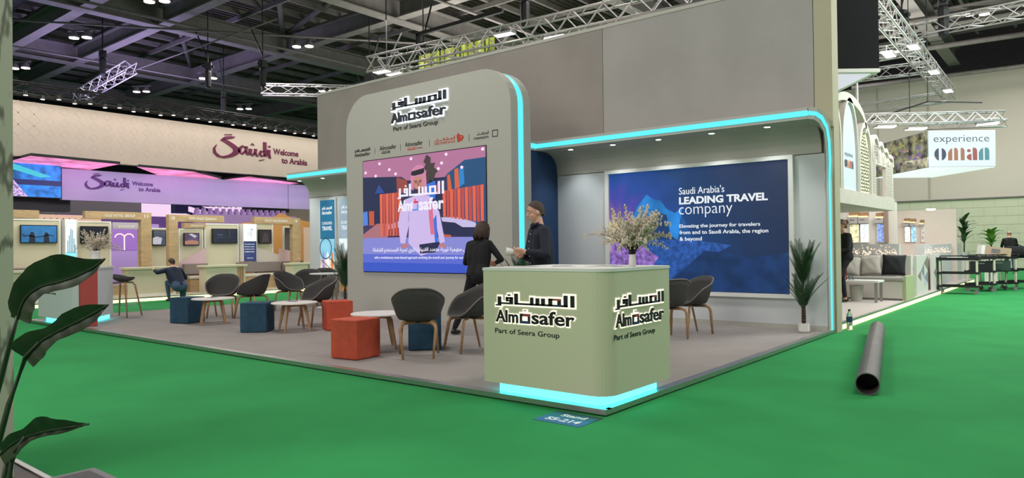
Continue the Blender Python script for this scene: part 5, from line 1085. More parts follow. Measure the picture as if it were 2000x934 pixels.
t = thing('menu_stand', 'small red-framed menu card standing on the coffee table', 'card', (-4.0, 15.85, .54)); MB().box(-.09, .09, 0, .01, 0, .26).build('red_frame', mat('menu_red', (150, 50, 50), .5), t); MB().box(-.07, .07, -.003, 0, .02, .24).build('card', M['white'], t)
gl = mat('clear_glass', (235, 240, 240), .05, trans=.9)
for x, l in ((-3.85, 'small glass of water on the coffee table beside the menu card'), (-3.78, 'second small glass on the coffee table, right of the first')):
    t = thing('drinking_glass', l, 'glass', (x, 15.8, .54)); MB().lathe([(.022, 0), (.028, .08), (.026, .08), (.02, .004)], n=14).build('glass_body', gl, t, smooth=True)
# patterned triangle screens
def tri_screen(y0, y1, label):
    t = thing('triangle_screen', label, 'screen', group=None); MB().box(-3.06, -3.0, y0, y1, .1, 1.0).build('panel', pw, t); Q = Plane((-3.0, 0, 0), (0, 1, 0)); w = y1-y0
    cols = [mat('tri_grey', (138, 140, 152), .6), mat('tri_taupe', (138, 122, 114), .6), mat('tri_lilac', (196, 190, 200), .6)]
    z = .45; k = 0
    for (a, b, c) in (((.35,.62),(.65,.82),(.65,.42)), ((.65,.82),(.98,1.0),(.98,.6)), ((.35,.62),(.65,.42),(.35,.36)), ((.65,.42),(.98,.6),(.98,.25)), ((.1,.5),(.35,.62),(.35,.36)), ((.65,.42),(.98,.25),(.65,.18))):
        Q.poly([(y0+p[0]*w, .1+p[1]*.88) for p in (a, c, b)], cols[k % 3], t, .003, 0, 'triangle_inlay'); k += 1
    return t
tri_screen(18.05, 19.5, 'white panel with grey triangle inlays at the end of the sofa'); tri_screen(20.2, 21.4, 'second white panel with grey triangle inlays, behind the trolleys')
sf2 = thing('second_bench', 'second white bench with pale cushion between the triangle panels', 'bench'); MB().box(-3.9, -3.1, 19.45, 19.85, .1, .5).build('base_box', pw, sf2); MB().box(-3.9, -3.08, 19.43, 19.85, .5, .58).build('seat_pad', mat('grey_pad', (160, 156, 150), .8), sf2, bevel=.02)
cushion(-3.35, 19.78, .77, .36, -.2, 0, lg_, 'pale cushion on the second bench between the triangle panels')
# hanging lightbox sign, turned 39 degrees to the aisle: built in its own frame (x along the lettered face, y to the back)
TH = math.radians(39)
sg = thing('hanging_lightbox', 'hanging white lightbox lettered experience oman with landscape picture on its side', 'sign', (-3.33, 22.0, 0), TH)
MB().box(0, 1.83, 0.01, 2.9, 3.32, 4.31).build('box_frame', M['alu'], sg); QS = Plane((0, .01, 0), (1, 0, 0)); QS.rect(.015, 1.815, 3.335, 4.295, mat('lit_white_face', (226, 240, 246), .5, emit=1.0), sg, .006, 0, 'lit_face')
QS.text('experience', .155, 3.94, 1.50, .24, mat('slate_letters', (50, 66, 80), .5), sg, .004, -.006, .006)
def oman(Q, a, w, z, h, parent, d):
    def cm(c): return mat('oman_%d_%d_%d' % c, c, .5, emit=.6)
    def ell(cx, cz, rx, rz, a0, a1, n=14): return [(a+(cx+rx*math.cos(a0+(a1-a0)*k/n))*w, z+(cz+rz*math.sin(a0+(a1-a0)*k/n))*h) for k in range(n+1)]
    def leg_(x0, x1, c): Q.poly([(a+x0*w, z), (a+x1*w, z), (a+x1*w, z+h*.80), (a+(x0+(x1-x0)*.7)*w, z+h*.97), (a+(x0+(x1-x0)*.2)*w, z+h), (a+x0*w, z+h*.95)], c, parent, .004, d, 'letter_shape')
    nv, og, rd, tl = cm((40, 34, 96)), cm((206, 130, 74)), cm((196, 90, 76)), cm((84, 176, 184))
    Q.poly(ell(.10, .5, .10, .5, PI/2+.2, 3*PI/2-.2), nv, parent, .004, d, 'letter_shape'); Q.poly(ell(.115, .5, .10, .5, -PI/2+.2, PI/2-.2), nv, parent, .004, d, 'letter_shape')
    Q.poly([(a+.25*w, z), (a+.325*w, z), (a+.325*w, z+h*.98), (a+.28*w, z+.85*h), (a+.25*w, z+.6*h)], og, parent, .004, d, 'letter_shape')
    leg_(.36, .43, og); leg_(.48, .55, og)
    Q.poly(ell(.63, .76, .035, .13, 0, 2*PI), rd, parent, .004, d, 'letter_shape'); Q.poly(ell(.675, .25, .085, .26, PI/2, 3*PI/2), rd, parent, .004, d, 'letter_shape'); leg_(.70, .78, rd)
    Q.poly([(a+.81*w, z), (a+.89*w, z), (a+.89*w, z+h*.98), (a+.84*w, z+.85*h), (a+.81*w, z+.6*h)], tl, parent, .004, d, 'letter_shape'); leg_(.92, 1.0, tl)
oman(QS, .17, 1.48, 3.50, .34, sg, .006)
QL = Plane((.0, 2.9, 0), (0, -1, 0)); MB().box(0.002, .02, .01, 2.9, 3.32, 4.31).build('side_frame', M['dark'], sg)
QL.rect(.03, 2.86, 3.335, 4.295, mat('lit_landscape_print', (96, 96, 78), .5, emit=.8, noise=.9, scale=4), sg, .004, 0, 'landscape_print')
random.seed(31); cl = [sc((150, 146, 84)), sc((70, 84, 60)), sc((120, 96, 150)), sc((190, 180, 120)), sc((40, 44, 50)), sc((170, 120, 130))]
for k in range(80):
    y = random.uniform(.15, 2.7); z = random.uniform(3.36, 4.2); r = random.uniform(.025, .07); c = cl[0] if z > 3.95 else (cl[2] if random.random() < .3 else random.choice(cl))
    if z < 3.52: P = [(y, z), (y+.05, z), (y+.03+random.uniform(-.1, .1), z+.14)]
    else: P = [(y+r*1.8*math.cos(q*2*PI/5+k), z+r*math.sin(q*2*PI/5+k)*random.uniform(.7, 1)) for q in range(5)]
    QL.poly(P, c, sg, .0008, .004+k*.00005, 'printed_foliage')
MB().box(.02, 1.81, .03, 2.88, 3.305, 3.32).build('underside_panel', mat('lit_speckled_underside', (222, 238, 236), .5, emit=.85, noise=.06, scale=8), sg)
# trusses above the sign
T1 = truss('ring_truss', (-4.6, 20.4, 4.55), (-1.75, 22.9, 4.62), .26, M['truss'], 'silver box truss carrying floodlights above the experience oman sign', 14, .022)
truss('ring_truss', (-4.2, 24.6, 4.85), (-1.7, 23.3, 4.5), .2, M['truss'], 'second silver truss behind the one over the oman sign', 10, .02)
t = thing('hanging_spreader', 'thin black spreader frame above the ring truss', 'frame'); MB().tube([(-4.8, 22.4, 4.85), (-3.4, 22.6, 5.2), (-2.2, 23.2, 5.1)], .02, 5).build('frame_tube', M['black'], t)
for x, z0 in ((-3.4, 5.2), (-3.85, 4.95)):
    t = thing('suspension_wire', 'thin dark wire holding the hanging sign frame' + (', right one' if x > -3.6 else ', left one with chain hook'), 'wire'); MB().tube([(x, 22.6, z0), (x, 22.6, 13)], .012, 5).build('wire', M['black'], t)
t = thing('hanging_pole', 'thin white vertical pole in front of the far wall beside the arches', 'pole'); MB().tube([(-4.75, 20.6, 3.6), (-4.75, 20.6, 5.6)], .03, 6).build('pole_tube', M['truss'], t)
flood(-4.15, 20.9, 4.36, .7, 'floodlight at the left end of the truss over the arches'); flood(-3.55, 21.6, 4.32, .7, 'floodlight just above the landscape picture of the hanging sign'); flood(-2.05, 22.7, 4.42, .3, 'floodlight above the right end of the experience oman sign')
truss('long_truss', (-3.2, 14.9, 6.05), (-3.38, 26.4, 6.0), .32, M['truss'], 'bright silver box truss running away over the right pavilion', 34, .026)
truss('cross_truss', (-3.3, 25.9, 5.85), (-8.0, 25.9, 5.75), .3, M['truss'], 'silver truss crossing in front of the far wall, ending at the corner', 14, .022)
truss('cross_truss', (-3.2, 19.6, 6.45), (2.4, 19.6, 6.55), .32, M['truss'], 'silver truss crossing the top right corner of the hall', 16, .022)
truss('cross_truss', (-9.0, 21.2, 6.3), (-3.2, 20.9, 6.35), .3, M['truss'], 'silver truss behind the black hanging box, left of the long truss', 16, .02)
truss('cross_truss', (-9.0, 23.5, 6.5), (-3.3, 23.3, 6.3), .3, M['truss'], 'lower silver truss left of the long truss, above the far wall', 16, .02)
for x, y, z, l in ((-3.05, 18.5, 5.78, 'floodlight nearest to us on the long right truss'), (-3.5, 18.2, 5.62, 'floodlight on the left side of the long right truss'), (-3.1, 21.6, 5.78, 'third floodlight along the long right truss'), (-3.15, 24.4, 5.75, 'floodlight at the far end of the long right truss')): flood(x, y, z, PI/2, l)
bx = thing('black_header_box', 'large black hanging box with a white lit underside at upper right', 'header', (-2.65, 13.0, 0), TH)
MB().box(-2.2, 0, 0, 2.2, 4.19, 9).build('black_cloth', mat('black_cloth', (14, 13, 18), .95), bx); MB().box(-2.2, 0.01, -.01, 2.2, 4.13, 4.19).build('white_rim', M['white'], bx); MB().box(-2.1, -.1, .1, 2.1, 4.115, 4.13).build('lit_underside', mat('soft_lit', (225, 232, 240), .5, emit=.8), bx)
# trolleys
def trolley(x, y, rz, label, load=True, L=.88, Wd=.46):
    t = thing('service_trolley', label, 'trolley', (x, y, 0), rz, 'black service trolleys')
    for z, hh in ((.17, .05), (.50, .05), (.84, .07)):
        MB().box(-L/2, L/2, -Wd/2, Wd/2, z, z+.02).box(-L/2, L/2, -Wd/2, -Wd/2+.02, z+.02, z+hh).box(-L/2, L/2, Wd/2-.02, Wd/2, z+.02, z+hh).box(-L/2, -L/2+.02, -Wd/2+.02, Wd/2-.02, z+.02, z+hh).box(L/2-.02, L/2, -Wd/2+.02, Wd/2-.02, z+.02, z+hh).build('shelf', M['black'], t)
    for sx in (-1, 1):
        for sy in (-1, 1):
            MB().tube([(sx*(L/2-.05), sy*(Wd/2-.04), .19), (sx*(L/2-.05), sy*(Wd/2-.04), .86)], .024, 8).build('post', mat('trolley_post', (214, 206, 188), .45, .2), t)
            w_ = MB().tube([(sx*(L/2-.07), sy*(Wd/2-.05)-.014, .055), (sx*(L/2-.07), sy*(Wd/2-.05)+.014, .055)], .055, 12).build('wheel', M['beam'], t); MB().box(sx*(L/2-.07)-.02, sx*(L/2-.07)+.02, sy*(Wd/2-.05)-.022, sy*(Wd/2-.05)+.022, .08, .17).build('caster_fork', M['steel'], t)
    for s in (-1, 1): MB().tube([(s*L/2, -Wd/2+.03, .88), (s*(L/2+.06), -Wd/2+.05, .95), (s*(L/2+.06), Wd/2-.05, .95), (s*L/2, Wd/2-.03, .88)], .014, 6).build('handle', M['black'], t)
    MB().tube([(-L/2+.04, -Wd/2+.01, .9), (-L/2+.08, -Wd/2+.01, .95), (L/2-.08, -Wd/2+.01, .95), (L/2-.04, -Wd/2+.01, .9)], .014, 6).build('handle', M['black'], t)
    return t
trolley(-2.55, 20.9, math.radians(5), 'nearest black three-shelf trolley with steel posts, left of the row')
trolley(-2.22, 22.2, math.radians(8), 'black trolley in the middle of the row with a dark crate below', L=.7)
trolley(-1.90, 22.9, math.radians(40), 'right black trolley with a cardboard box and green crate', L=.8)
def crate(x, y, z, w, d, h, m, label, nm='crate'):
    t = thing(nm, label, nm, (x, y, z), .2); MB().box(-w/2, w/2, -d/2, -d/2+.015, 0, h).box(-w/2, w/2, d/2-.015, d/2, 0, h).box(-w/2, -w/2+.015, -d/2+.015, d/2-.015, 0, h).box(w/2-.015, w/2, -d/2+.015, d/2-.015, 0, h).box(-w/2, w/2, -d/2+.015, d/2-.015, 0, .01).build('crate_wall', m, t)
    MB().box(-.08, .08, -d/2-.006, -d/2, h*.75, h*.85).build('handle_slot', M['steel'], t); return t
gcr = mat('dark_green_crate', (34, 54, 44), .6)
crate(-1.88, 22.85, .525, .5, .36, .26, gcr, 'dark green plastic crate on the middle shelf of the right trolley'); crate(-2.22, 22.2, .525, .46, .34, .26, M['black'], 'black plastic crate on the middle shelf of the middle trolley')
t = thing('cardboard_box', 'open white and brown cardboard box lying on the right trolley', 'box', (-1.95, 22.9, .925), .35); t.rotation_euler = (0, .12, .35); MB().box(-.3, .3, -.2, .2, 0, .22).build('box_body', mat('brown_card', (176, 150, 128), .8), t); MB().box(-.38, -.3, -.2, .2, 0, .24).build('white_flap', M['white'], t); MB().box(-.15, .05, -.203, -.2, .06, .17).build('printed_panel', M['beam'], t)
t = thing('paper_bundle', 'bundle of white papers on the top shelf of the nearest trolley', 'papers', (-2.6, 20.9, .865), .1)
for k in range(4): MB().box(-.25+k*.02, .2+k*.02, -.15, .15, k*.012, k*.012+.01).build('sheet', M['white'], t)
t = thing('black_bag', 'black bag slumped on the far end of the trolley row', 'bag', (-1.55, 23.8, .115)); MB().lathe([(.16, .75), (.26, .82), (.24, .98), (.12, 1.05)], n=14, sx=1.4).build('bag_body', M['blackc'], t, smooth=True); MB().tube([(-.2, 0, 1.0), (0, 0, 1.12), (.2, 0, 1.0)], .015, 6).build('bag_handle', M['blackc'], t)
trolley(-1.58, 23.9, math.radians(60), 'farthest black trolley at the right end, loaded with a black bag', L=.7)
# leafy potted plants at the far end
def leafplant(x, y, z, h, n, m, label, w=.09, l=.28):
    t = thing('leafy_plant', label, 'plant', (x, y, z)); random.seed(n); MB().tube([(0, 0, 0), (.02, 0, h*.5), (0, 0, h)], .02, 6).build('stem', M['stem'], t)
    lm_ = MB(); R_ = []
    for i in range(7): s = i/6; ww = w*math.sin(PI*min(1, s*.9+.06))**.7; R_.append([(s*l, -ww/2, .05*math.sin(s*PI)+.01), (s*l, 0, .05*math.sin(s*PI)), (s*l, ww/2, .05*math.sin(s*PI)+.01)])
    lm_.grid(R_); me = lm_.mesh('leaf', m, smooth=True)
    for k in range(n):
        o = link('leaf', me, t); o.matrix_local = Matrix.Translation((0, 0, h*(.25+.75*k/n))) @ Matrix.Rotation(k*2.4, 4, 'Z') @ Matrix.Rotation(-random.uniform(.1, .9), 4, 'Y')
    MB().lathe([(.14, -.3), (.17, .0), (.15, .0)], n=16).build('pot', M['pot'], t); return t
lp = mat('rubber_leaf', (52, 84, 48), .4, noise=.2, scale=6)
leafplant(-3.3, 28.5, .95, 1.1, 20, lp, 'tall rubber plant with broad leaves beyond the end of the pavilion wall', .16, .42)
leafplant(-2.45, 27.5, 1.0, .55, 22, mat('bright_green_leaf', (96, 150, 52), .4, noise=.2), 'bushy bright green plant above the trolleys', .16, .38)
MB().box(-3.45, -3.15, 28.35, 28.65, 0, .65).build('tmp', M['pot']).name = 'plant_plinth'; tag(bpy.data.objects['plant_plinth'], 'white square plinth under the tall rubber plant', 'plinth')
tag(MB().box(-2.62, -2.28, 27.33, 27.67, 0, .70).build('plant_plinth', M['pot']), 'white square plinth under the bushy bright plant', 'plinth')
# bottle and pipe
bt = thing('water_bottle', 'clear plastic water bottle with dark label at the wall end', 'bottle', (-2.80, 11.45, 0)); MB().lathe([(.036, 0), (.042, .012), (.042, .20), (.036, .235), (.016, .27), (.016, .285)], n=20).build('bottle_body', gl, bt, smooth=True); MB().lathe([(.0428, .12), (.0428, .20)], n=20).build('label_band', M['navy'], bt); MB().lathe([(.018, .285), (.018, .31)], n=14).build('cap', M['black'], bt)
pp = thing('floor_tube', 'long thick dark grey tube lying on the green carpet in the right aisle', 'tube', (0, 0, 0)); pm = mat('grey_cardboard_tube', (92, 88, 88), .42, noise=.2, scale=5, bump=.15)
a_, b_ = Vector((-1.485, 6.62, .096)), Vector((-2.335, 11.05, .096)); mb = MB()
d_ = (b_-a_).normalized(); n_ = 28; o1 = mb.ring(a_, d_, .096, n_); o2 = mb.ring(b_, d_, .096, n_); i1 = mb.ring(a_, d_, .088, n_); i2 = mb.ring(b_, d_, .088, n_)
mb.add(o1+o2+i1+i2, [(j, (j+1) % n_, n_+(j+1) % n_, n_+j) for j in range(n_)]+[(2*n_+j, 3*n_+j, 3*n_+(j+1) % n_, 2*n_+(j+1) % n_) for j in range(n_)]+[(j, 2*n_+j, 2*n_+(j+1) % n_, (j+1) % n_) for j in range(n_)]+[(n_+j, n_+(j+1) % n_, 3*n_+(j+1) % n_, 3*n_+j) for j in range(n_)])
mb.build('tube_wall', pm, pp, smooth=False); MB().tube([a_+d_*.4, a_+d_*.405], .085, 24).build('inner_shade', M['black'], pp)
# ---------------------------------------------------------------- foreground left: marble pillar, plinth, broad-leaved plant
def marble():
    m = mat('veined_marble', (170, 168, 148), .4); nt = m.node_tree; b = nt.nodes['Principled BSDF']; tc = nt.nodes.new('ShaderNodeTexCoord')
    mp = nt.nodes.new('ShaderNodeMapping'); mp.inputs['Scale'].default_value = (3, 3, .8); wv = nt.nodes.new('ShaderNodeTexWave'); wv.wave_type = 'BANDS'; wv.bands_direction = 'X'; wv.inputs['Scale'].default_value = 2.2; wv.inputs['Distortion'].default_value = 16; wv.inputs['Detail'].default_value = 4; wv.inputs['Detail Scale'].default_value = .7
    rp = nt.nodes.new('ShaderNodeValToRGB'); e = rp.color_ramp.elements; e[0].color = (*lin((112, 110, 98)), 1); e[0].position = .0; e[1].color = (*lin((182, 180, 160)), 1); e[1].position = .25
    nt.links.new(tc.outputs['Object'], mp.inputs[0]); nt.links.new(mp.outputs[0], wv.inputs[0]); nt.links.new(wv.outputs['Fac'], rp.inputs[0]); nt.links.new(rp.outputs[0], b.inputs['Base Color']); return m
t = thing('marble_pillar', 'tall grey-green veined marble pillar at the left edge', 'pillar'); MB().box(-5.6, -4.57, .7, 1.31, .08, 5).build('pillar_shaft', marble(), t)
t = thing('foreground_plinth', 'dark brown floor plinth with aluminium edge at the bottom left corner', 'plinth'); MB().box(-7, -4.38, -1, 1.40, 0, .075).build('plinth_floor', mat('dark_brown_floor', (58, 42, 36), .5), t); MB().box(-7, -4.36, 1.40, 1.43, 0, .085).build('edge_trim', M['alu'], t)
t = thing('black_planter', 'black planter box with grey rim under the broad-leaved plant', 'planter'); MB().box(-4.27, -3.95, 1.0, 1.60, .0, .115).build('planter_box', mat('grey_rim', (96, 96, 96), .5), t); MB().box(-4.23, -3.99, 1.05, 1.56, .115, .118).build('planter_inside', M['black'], t)
def big_leaf(rib, wu, wl, name_m, fold=.25, seed=0, n=22, droop=0.0):
    """blade along a midrib given as 3-D points; wu/wl: half widths above/below along the rib"""
    rib = [Vector(p) for p in rib]; R_ = []; random.seed(seed)
    def ip(A_, s):
        q = s*(len(A_)-1); i = min(len(A_)-2, int(q)); f_ = q-i; p0 = A_[max(0, i-1)]; p1 = A_[i]; p2 = A_[i+1]; p3 = A_[min(len(A_)-1, i+2)]
        return 0.5*((2*p1)+(p2-p0)*f_+(2*p0-5*p1+4*p2-p3)*f_*f_+(3*p1-p0-3*p2+p3)*f_**3)
    view = Vector((-.63, .78, 0))
    for i in range(n+1):
        s = i/n; p = ip(rib, s); t_ = (ip(rib, min(1, s+.03))-ip(rib, max(0, s-.03))).normalized(); up_ = view.cross(t_).normalized()
        if up_.z < 0: up_ = -up_
        a = max(.002, ip(wu, s)); b = max(.002, ip(wl, s)); rp_ = .004*math.sin(s*40)
        row = []
        for k in range(-5, 6):
            q = k/5; w_ = (a if q > 0 else b)*abs(q); row.append(p+up_*(w_ if q > 0 else -w_)+view*(-fold*w_*(1 if q > 0 else .7)+.25*fold*w_*abs(q)+rp_*abs(q)))
        R_.append(row)
    mb = MB(); mb.grid(R_); mb.grid([[v+view*.0015 for v in r][::-1] for r in R_]); return mb, [ip(rib, i/n)-view*.002 for i in range(n+1)]
bp_ = thing('broad_leaved_plant', 'dark broad-leaved plant with three curling leaves in the left foreground', 'plant')
dl_ = mat('dark_leaf_back', (30, 40, 24), .5, noise=.2, scale=8, bump=.2)
mb, rb = big_leaf([(-3.045,.885,1.06),(-3.02,.90,1.13),(-2.975,.935,1.175),(-2.90,.995,1.20),(-2.84,1.05,1.235),(-2.79,1.085,1.275)], [.02,.045,.065,.09,.09,.04,.0], [.055,.055,.036,.03,.034,.02,.0], None, .5, 1)
mb.build('leaf', M['leaf2'], bp_, smooth=True); MB().tube(rb, [.004]*len(rb), 6).build('midrib', M['stem'], bp_)
mb, rb = big_leaf([(-2.915,.87,.93),(-2.87,.90,.985),(-2.81,.95,1.03),(-2.74,1.0,1.07),(-2.675,1.05,1.115)], [.06,.055,.03,.045,.04,.0], [.045,.05,.03,.035,.03,.0], None, .45, 2)
mb.build('leaf', M['leaf2'], bp_, smooth=True); MB().tube(rb, [.004]*len(rb), 6).build('midrib', M['stem'], bp_)
mb, rb = big_leaf([(-2.87,.78,.62),(-2.82,.815,.665),(-2.77,.86,.69),(-2.71,.905,.705),(-2.63,.97,.72)], [.0,.03,.03,.055,.03,.0], [.04,.04,.02,.016,.016,.0], None, .5, 3)
mb.build('leaf', M['leaf2'], bp_, smooth=True); MB().tube(rb, [.0035]*len(rb), 6).build('midrib', M['stem'], bp_)
for P in ([(-3.16,.80,.45),(-3.13,.82,.68),(-3.09,.85,.86),(-3.06,.87,.99),(-3.045,.885,1.07)], [(-3.05,.78,.4),(-2.99,.81,.63),(-2.95,.83,.77),(-2.915,.87,.93),(-2.87,.90,.985)], [(-2.87,.80,.35),(-2.845,.80,.54),(-2.83,.81,.62),(-2.80,.835,.68)], [(-2.90,.79,.35),(-2.87,.79,.5),(-2.85,.8,.62)]):
    MB().tube(P, [.011, .010, .009, .008, .007][:len(P)], 8).build('stem', M['stem'], bp_, smooth=True)
# ---------------------------------------------------------------- roof steel
def ibeam(p0, p1, w, h, m):
    p0, p1 = Vector(p0), Vector(p1); mb = MB(); al = 0 if abs(p1.x-p0.x) > abs(p1.y-p0.y) else 1
    def b_(a, b, z0, z1):
        if al == 0: mb.box(p0.x, p1.x, p0.y+a, p0.y+b, z0, z1)
        else: mb.box(p0.x+a, p0.x+b, p0.y, p1.y, z0, z1)
    b_(-w/2, w/2, p0.z, p0.z+.05); b_(-.03, .03, p0.z+.05, p0.z+h-.05); b_(-w/2, w/2, p0.z+h-.05, p0.z+h); return mb
ceil = bpy.data.objects['ceiling']
for i, x in enumerate((-44.5, -36.4, -28.0, -20.5, -13, -5, 2)): ibeam((x, -6, 10.0), (x, 41, 10), .5, .85, M['beam']).build('main_girder', M['beam'], ceil)
for y in (2.5, 10.2, 12.95, 18.4, 26, 33.5):
    xs = [-44.5, -36.4, -28.0, -20.5, -13, -5, 2]
    for a, b in zip(xs, xs[1:]): ibeam((a+.26, y, 10.05), (b-.26, y, 10.05), .42, .7, M['beam']).build('cross_girder', M['beam'], ceil)
pur = MB().box(-.06, .06, -6, 41, 0, .22).mesh('purlin', M['beam'])
for k in range(34): o = link('purlin', pur, ceil); o.location = (-46+k*1.5, 0, 11.35+(k % 2)*.02)
cp = MB().box(-46, 5, -.05, .05, 0, .18).mesh('cross_purlin', M['beam'])
for k in range(16): o = link('cross_purlin', cp, ceil); o.location = (0, -4+k*2.9, 11.15)
rib_ = MB()
for k in range(160): rib_.box(-46+k*.32, -45.88+k*.32, -8, 41, 12.85, 12.95)
rib_.build('deck_ribs', mat('deck_rib', (92, 84, 76), .8, noise=.2, scale=1), ceil, kind='stuff')
br = [((-28, 18.4, 10.9), (-20.5, 12.95, 12.4)), ((-28, 18.4, 10.9), (-20.5, 18.4, 12.6)), ((-28, 18.4, 10.9), (-24, 26, 12.4)), ((-20.5, 18.4, 10.9), (-13, 12.95, 12.4)), ((-20.5, 18.4, 10.9), (-13, 24, 12.4)), ((-20.5, 12.95, 10.9), (-28, 6, 12.4)), ((-13, 26, 10.9), (-5, 20, 12.4)), ((-5, 26, 10.9), (2, 33, 12.4)), ((-5, 33.5, 10.9), (2, 30, 12.4)), ((-36.4, 18.4, 10.9), (-28, 13, 12.4)), ((-13, 33.5, 10.9), (-5, 30, 12.4)), ((-5, 18.4, 10.9), (2, 24, 12.4))]
for a, b in br: MB().tube([a, b], .11, 10).build('tube_brace', M['beam'], ceil, smooth=True)
for a, b, r in (((-30, 8, 9.6), (-18, 24, 9.6), .04), ((-40, 14, 9.4), (-22, 14.2, 9.4), .03), ((-26, 6, 9.7), (-26, 34, 9.7), .05), ((-33, 6, 9.5), (-33, 34, 9.5), .04), ((-17, 12, 9.7), (-17, 40, 9.7), .05), ((-9, 20, 9.3), (6, 21, 9.3), .16), ((-9, 25, 9.2), (6, 26, 9.2), .16), ((-9, 30, 9.6), (6, 31, 9.6), .12), ((-9, 35, 9.7), (6, 36, 9.7), .12), ((-9, 38, 9.0), (6, 39, 9.0), .10), ((-9, 17, 9.6), (6, 18, 9.6), .10)):
    MB().tube([a, b], r, 8).build('service_pipe', M['beam'], ceil, smooth=True)
# foil ducts
for (x0, x1, y0, y1, z) in ((-36, -28.6, 4.5, 9.8, 11.2), (-44, -36.8, 6, 12, 11.2), (-12.5, -5.5, 14, 17.5, 10.6), (-4.5, 1.5, 19.5, 25.5, 10.2), (-1, 4, 27, 33, 9.9)):
    random.seed(int(x0)); n = 10; mb = MB(); g = [[(x0+(x1-x0)*i/n, y0+(y1-y0)*j/n, z+random.uniform(-.12, .12)-.25*math.sin(PI*j/n)) for j in range(n+1)] for i in range(n+1)]; mb.grid(g); mb.build('foil_duct', M['foil'], ceil)
# chain hoists
hz = thing('chain_hoist', 'chain', 'hoist', (0, 0, 0), 0, 'black chain hoists under the roof')
MB().box(-.13, .13, -.1, .1, 0, .28).box(-.22, .22, -.05, .05, .08, .18).build('hoist_motor', M['hoist'], hz); MB().lathe([(.05, -.75), (.11, -.68), (.13, -.1), (.10, -.02)], n=10).build('chain_bag', M['hoist'], hz); MB().tube([(0, 0, .28), (0, 0, 3.0)], .022, 5).build('chain', M['hoist'], hz); MB().tube([(0, 0, .45), (-.5, .2, 1.6)], .03, 5).build('cable', M['hoist'], hz)
HS = [(-31.0, 12.0, 9.2, 'leftmost black chain hoist, hanging in front of the purple-lit foil'), (-27.5, 14.6, 8.6, 'black chain hoist in the upper left, right of the first roof lamp pair'), (-24.5, 15.2, 8.3, 'black chain hoist hanging over the letter S of the large header'), (-31.0, 17.2, 8.4, 'small black hoist above the left part of the truss lamps'), (-21.0, 17.5, 7.6, 'black chain hoist above the left end of the tall grey wall'), (-19.0, 16.6, 7.3, 'second hoist at the left end of the tall grey wall'), (-15.5, 15.0, 7.2, 'black hoist over the screen tower, holding the silver truss'), (-11.3, 14.6, 7.7, 'black hoist above the silver truss behind the wall top'), (-24, 20, 7.2, 'small black hoist just above the truss lamps, near the grey wall'), (-2.6, 19.6, 6.9, 'black hoist carrying the top right corner truss'), (-3.9, 22.0, 7.4, 'slim black hoist bag hanging right of the long truss')]
for i, (x, y, z, l) in enumerate(HS):
    if i == 0: hz.location = (x, y, z); hz['label'] = l
    else: dup(hz, (x, y, z), i*.9, l)
# twin roof lamps
rl = thing('roof_lamp', 'l', 'lamp', (0, 0, 0), 0, 'twin high-bay lamps under the roof'); el = mat('high_bay_glow', (255, 244, 226), .5, emit=12)
for s in (-1, 1):
    MB().lathe([(.17, 0), (.19, .03), (.1, .2), (.05, .26)], (s*.26, 0, 0), n=16).build('lamp_bell', M['beam'], rl); MB().lathe([(.165, -.004), (.165, -.02)], (s*.26, 0, 0), n=16).build('lamp_glass', el, rl)
MB().box(-.5, .5, -.03, .03, .24, .30).build('mount_bar', M['beam'], rl)
RLS = [(-23.6, 10.8), (-29.8, 10.75), (-36.7, 10.8), (-24.5, 17.0), (-32.4, 17.2), (-37.6, 16.4), (-37.9, 22.3), (-30.5, 22.6), (-16.8, 23), (-3.0, 30.5), (-.5, 27.5), (-1.2, 36), (-6.5, 34)]
nmz = ['at the top edge above the left stands', 'below the leftmost foil duct', 'at the far left above the header', 'near the centre of the left roof half', 'left of centre above the truss lamps', 'small and low over the left of the black truss', 'small and low over the letter S', 'small, low, left of the grey wall', 'behind the silver truss', 'upper right, near the black hoist', 'top right corner area', 'far right above the beige wall', 'far behind the long truss']
for i, ((x, y), q) in enumerate(zip(RLS, nmz)):
    l = 'pair of bright roof lamps ' + q
    if i == 0: rl.location = (x, y, 9.5); rl['label'] = l; rl.rotation_euler = (0, 0, .6)
    else: dup(rl, (x, y, 9.5), .6, l)
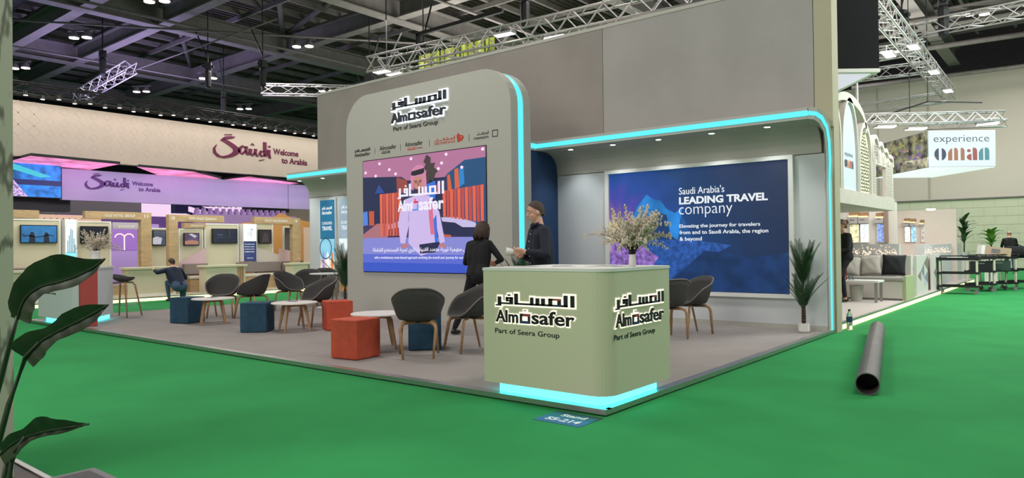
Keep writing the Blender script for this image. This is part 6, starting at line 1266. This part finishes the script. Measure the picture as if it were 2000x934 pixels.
# silver trusses behind the tall wall, with floodlights
truss('silver_truss', (-15.6, 13.1, 6.45), (-5.4, 13.64, 6.36), .42, M['truss'], 'bright silver box truss rising above the tall grey wall', 26, .03)
truss('silver_truss', (-14.9, 13.4, 6.1), (-14.9, 17.8, 6.1), .36, M['truss'], 'silver truss branch at the left end, going back from the wall', 10, .026)
truss('silver_truss', (-10.0, 13.5, 6.1), (-10.0, 19, 6.1), .36, M['truss'], 'silver truss branch behind the middle of the grey wall', 12, .026)
truss('silver_truss', (-6.6, 13.8, 6.1), (-6.6, 19, 6.1), .36, M['truss'], 'silver truss branch at the top centre behind the grey wall', 12, .026)
truss('silver_truss', (-15.0, 16.6, 5.75), (-5.5, 17.2, 5.75), .3, M['trussd'], 'darker truss seen low behind the wall top', 24, .022)
truss('left_truss', (-27.5, 17.0, 8.2), (-21, 24, 8.2), .42, M['truss'], 'pale truss hanging left of the tall grey wall', 14, .03)
truss('left_truss', (-37, 13.2, 8.6), (-30.5, 12.9, 8.9), .45, M['truss'], 'lilac lit truss below the roof beams at upper left', 12, .03)
for x, y, z, l in ((-14.9, 12.85, 6.12, 'floodlight at the left end of the silver truss above the tower'), (-14.3, 12.8, 5.95, 'second floodlight low at the left end of the silver truss'), (-10.6, 12.9, 6.3, 'large floodlight on the silver truss behind the green picture'), (-9.4, 13.3, 6.05, 'floodlight on the silver truss near the top centre'), (-6.9, 13.6, 6.1, 'floodlight at the top edge above the grey wall')): flood(x, y, z, .1, l)
fs = thing('forest_screen', 'hanging LED picture of a sunlit forest peeking over the grey wall', 'screen'); MB().box(-15.25, -12.2, 14.55, 14.65, 6.1, 6.98).build('cabinet', M['black'], fs); QG = Plane((0, 14.55, 0), (1, 0, 0))
QG.rect(-15.22, -12.3, 6.12, 6.96, mat('forest_picture', (150, 160, 60), .5, emit=.8, noise=.4, scale=4), fs, .004, 0, 'picture')
random.seed(2)
for k in range(15): x = -15.15+k*.19+random.uniform(-.04, .04); QG.rect(x, x+random.uniform(.03, .09), 6.15, 6.96, sc((60, 56, 30) if k % 3 else (214, 214, 120)), fs, .002, .004, 'printed_trunk')
QG.rect(-15.2, -14.6, 6.14, 6.45, sc((80, 160, 60)), fs, .002, .0035, 'printed_grass')
t = thing('spreader_bar', 'black spreader bar hanging over the forest picture', 'bar'); MB().box(-15.3, -12.0, 14.5, 14.6, 7.55, 7.65).build('bar', M['hoist'], t); MB().box(-15.3, -15.2, 14.5, 14.6, 7.0, 7.6).build('drop_leg', M['hoist'], t)
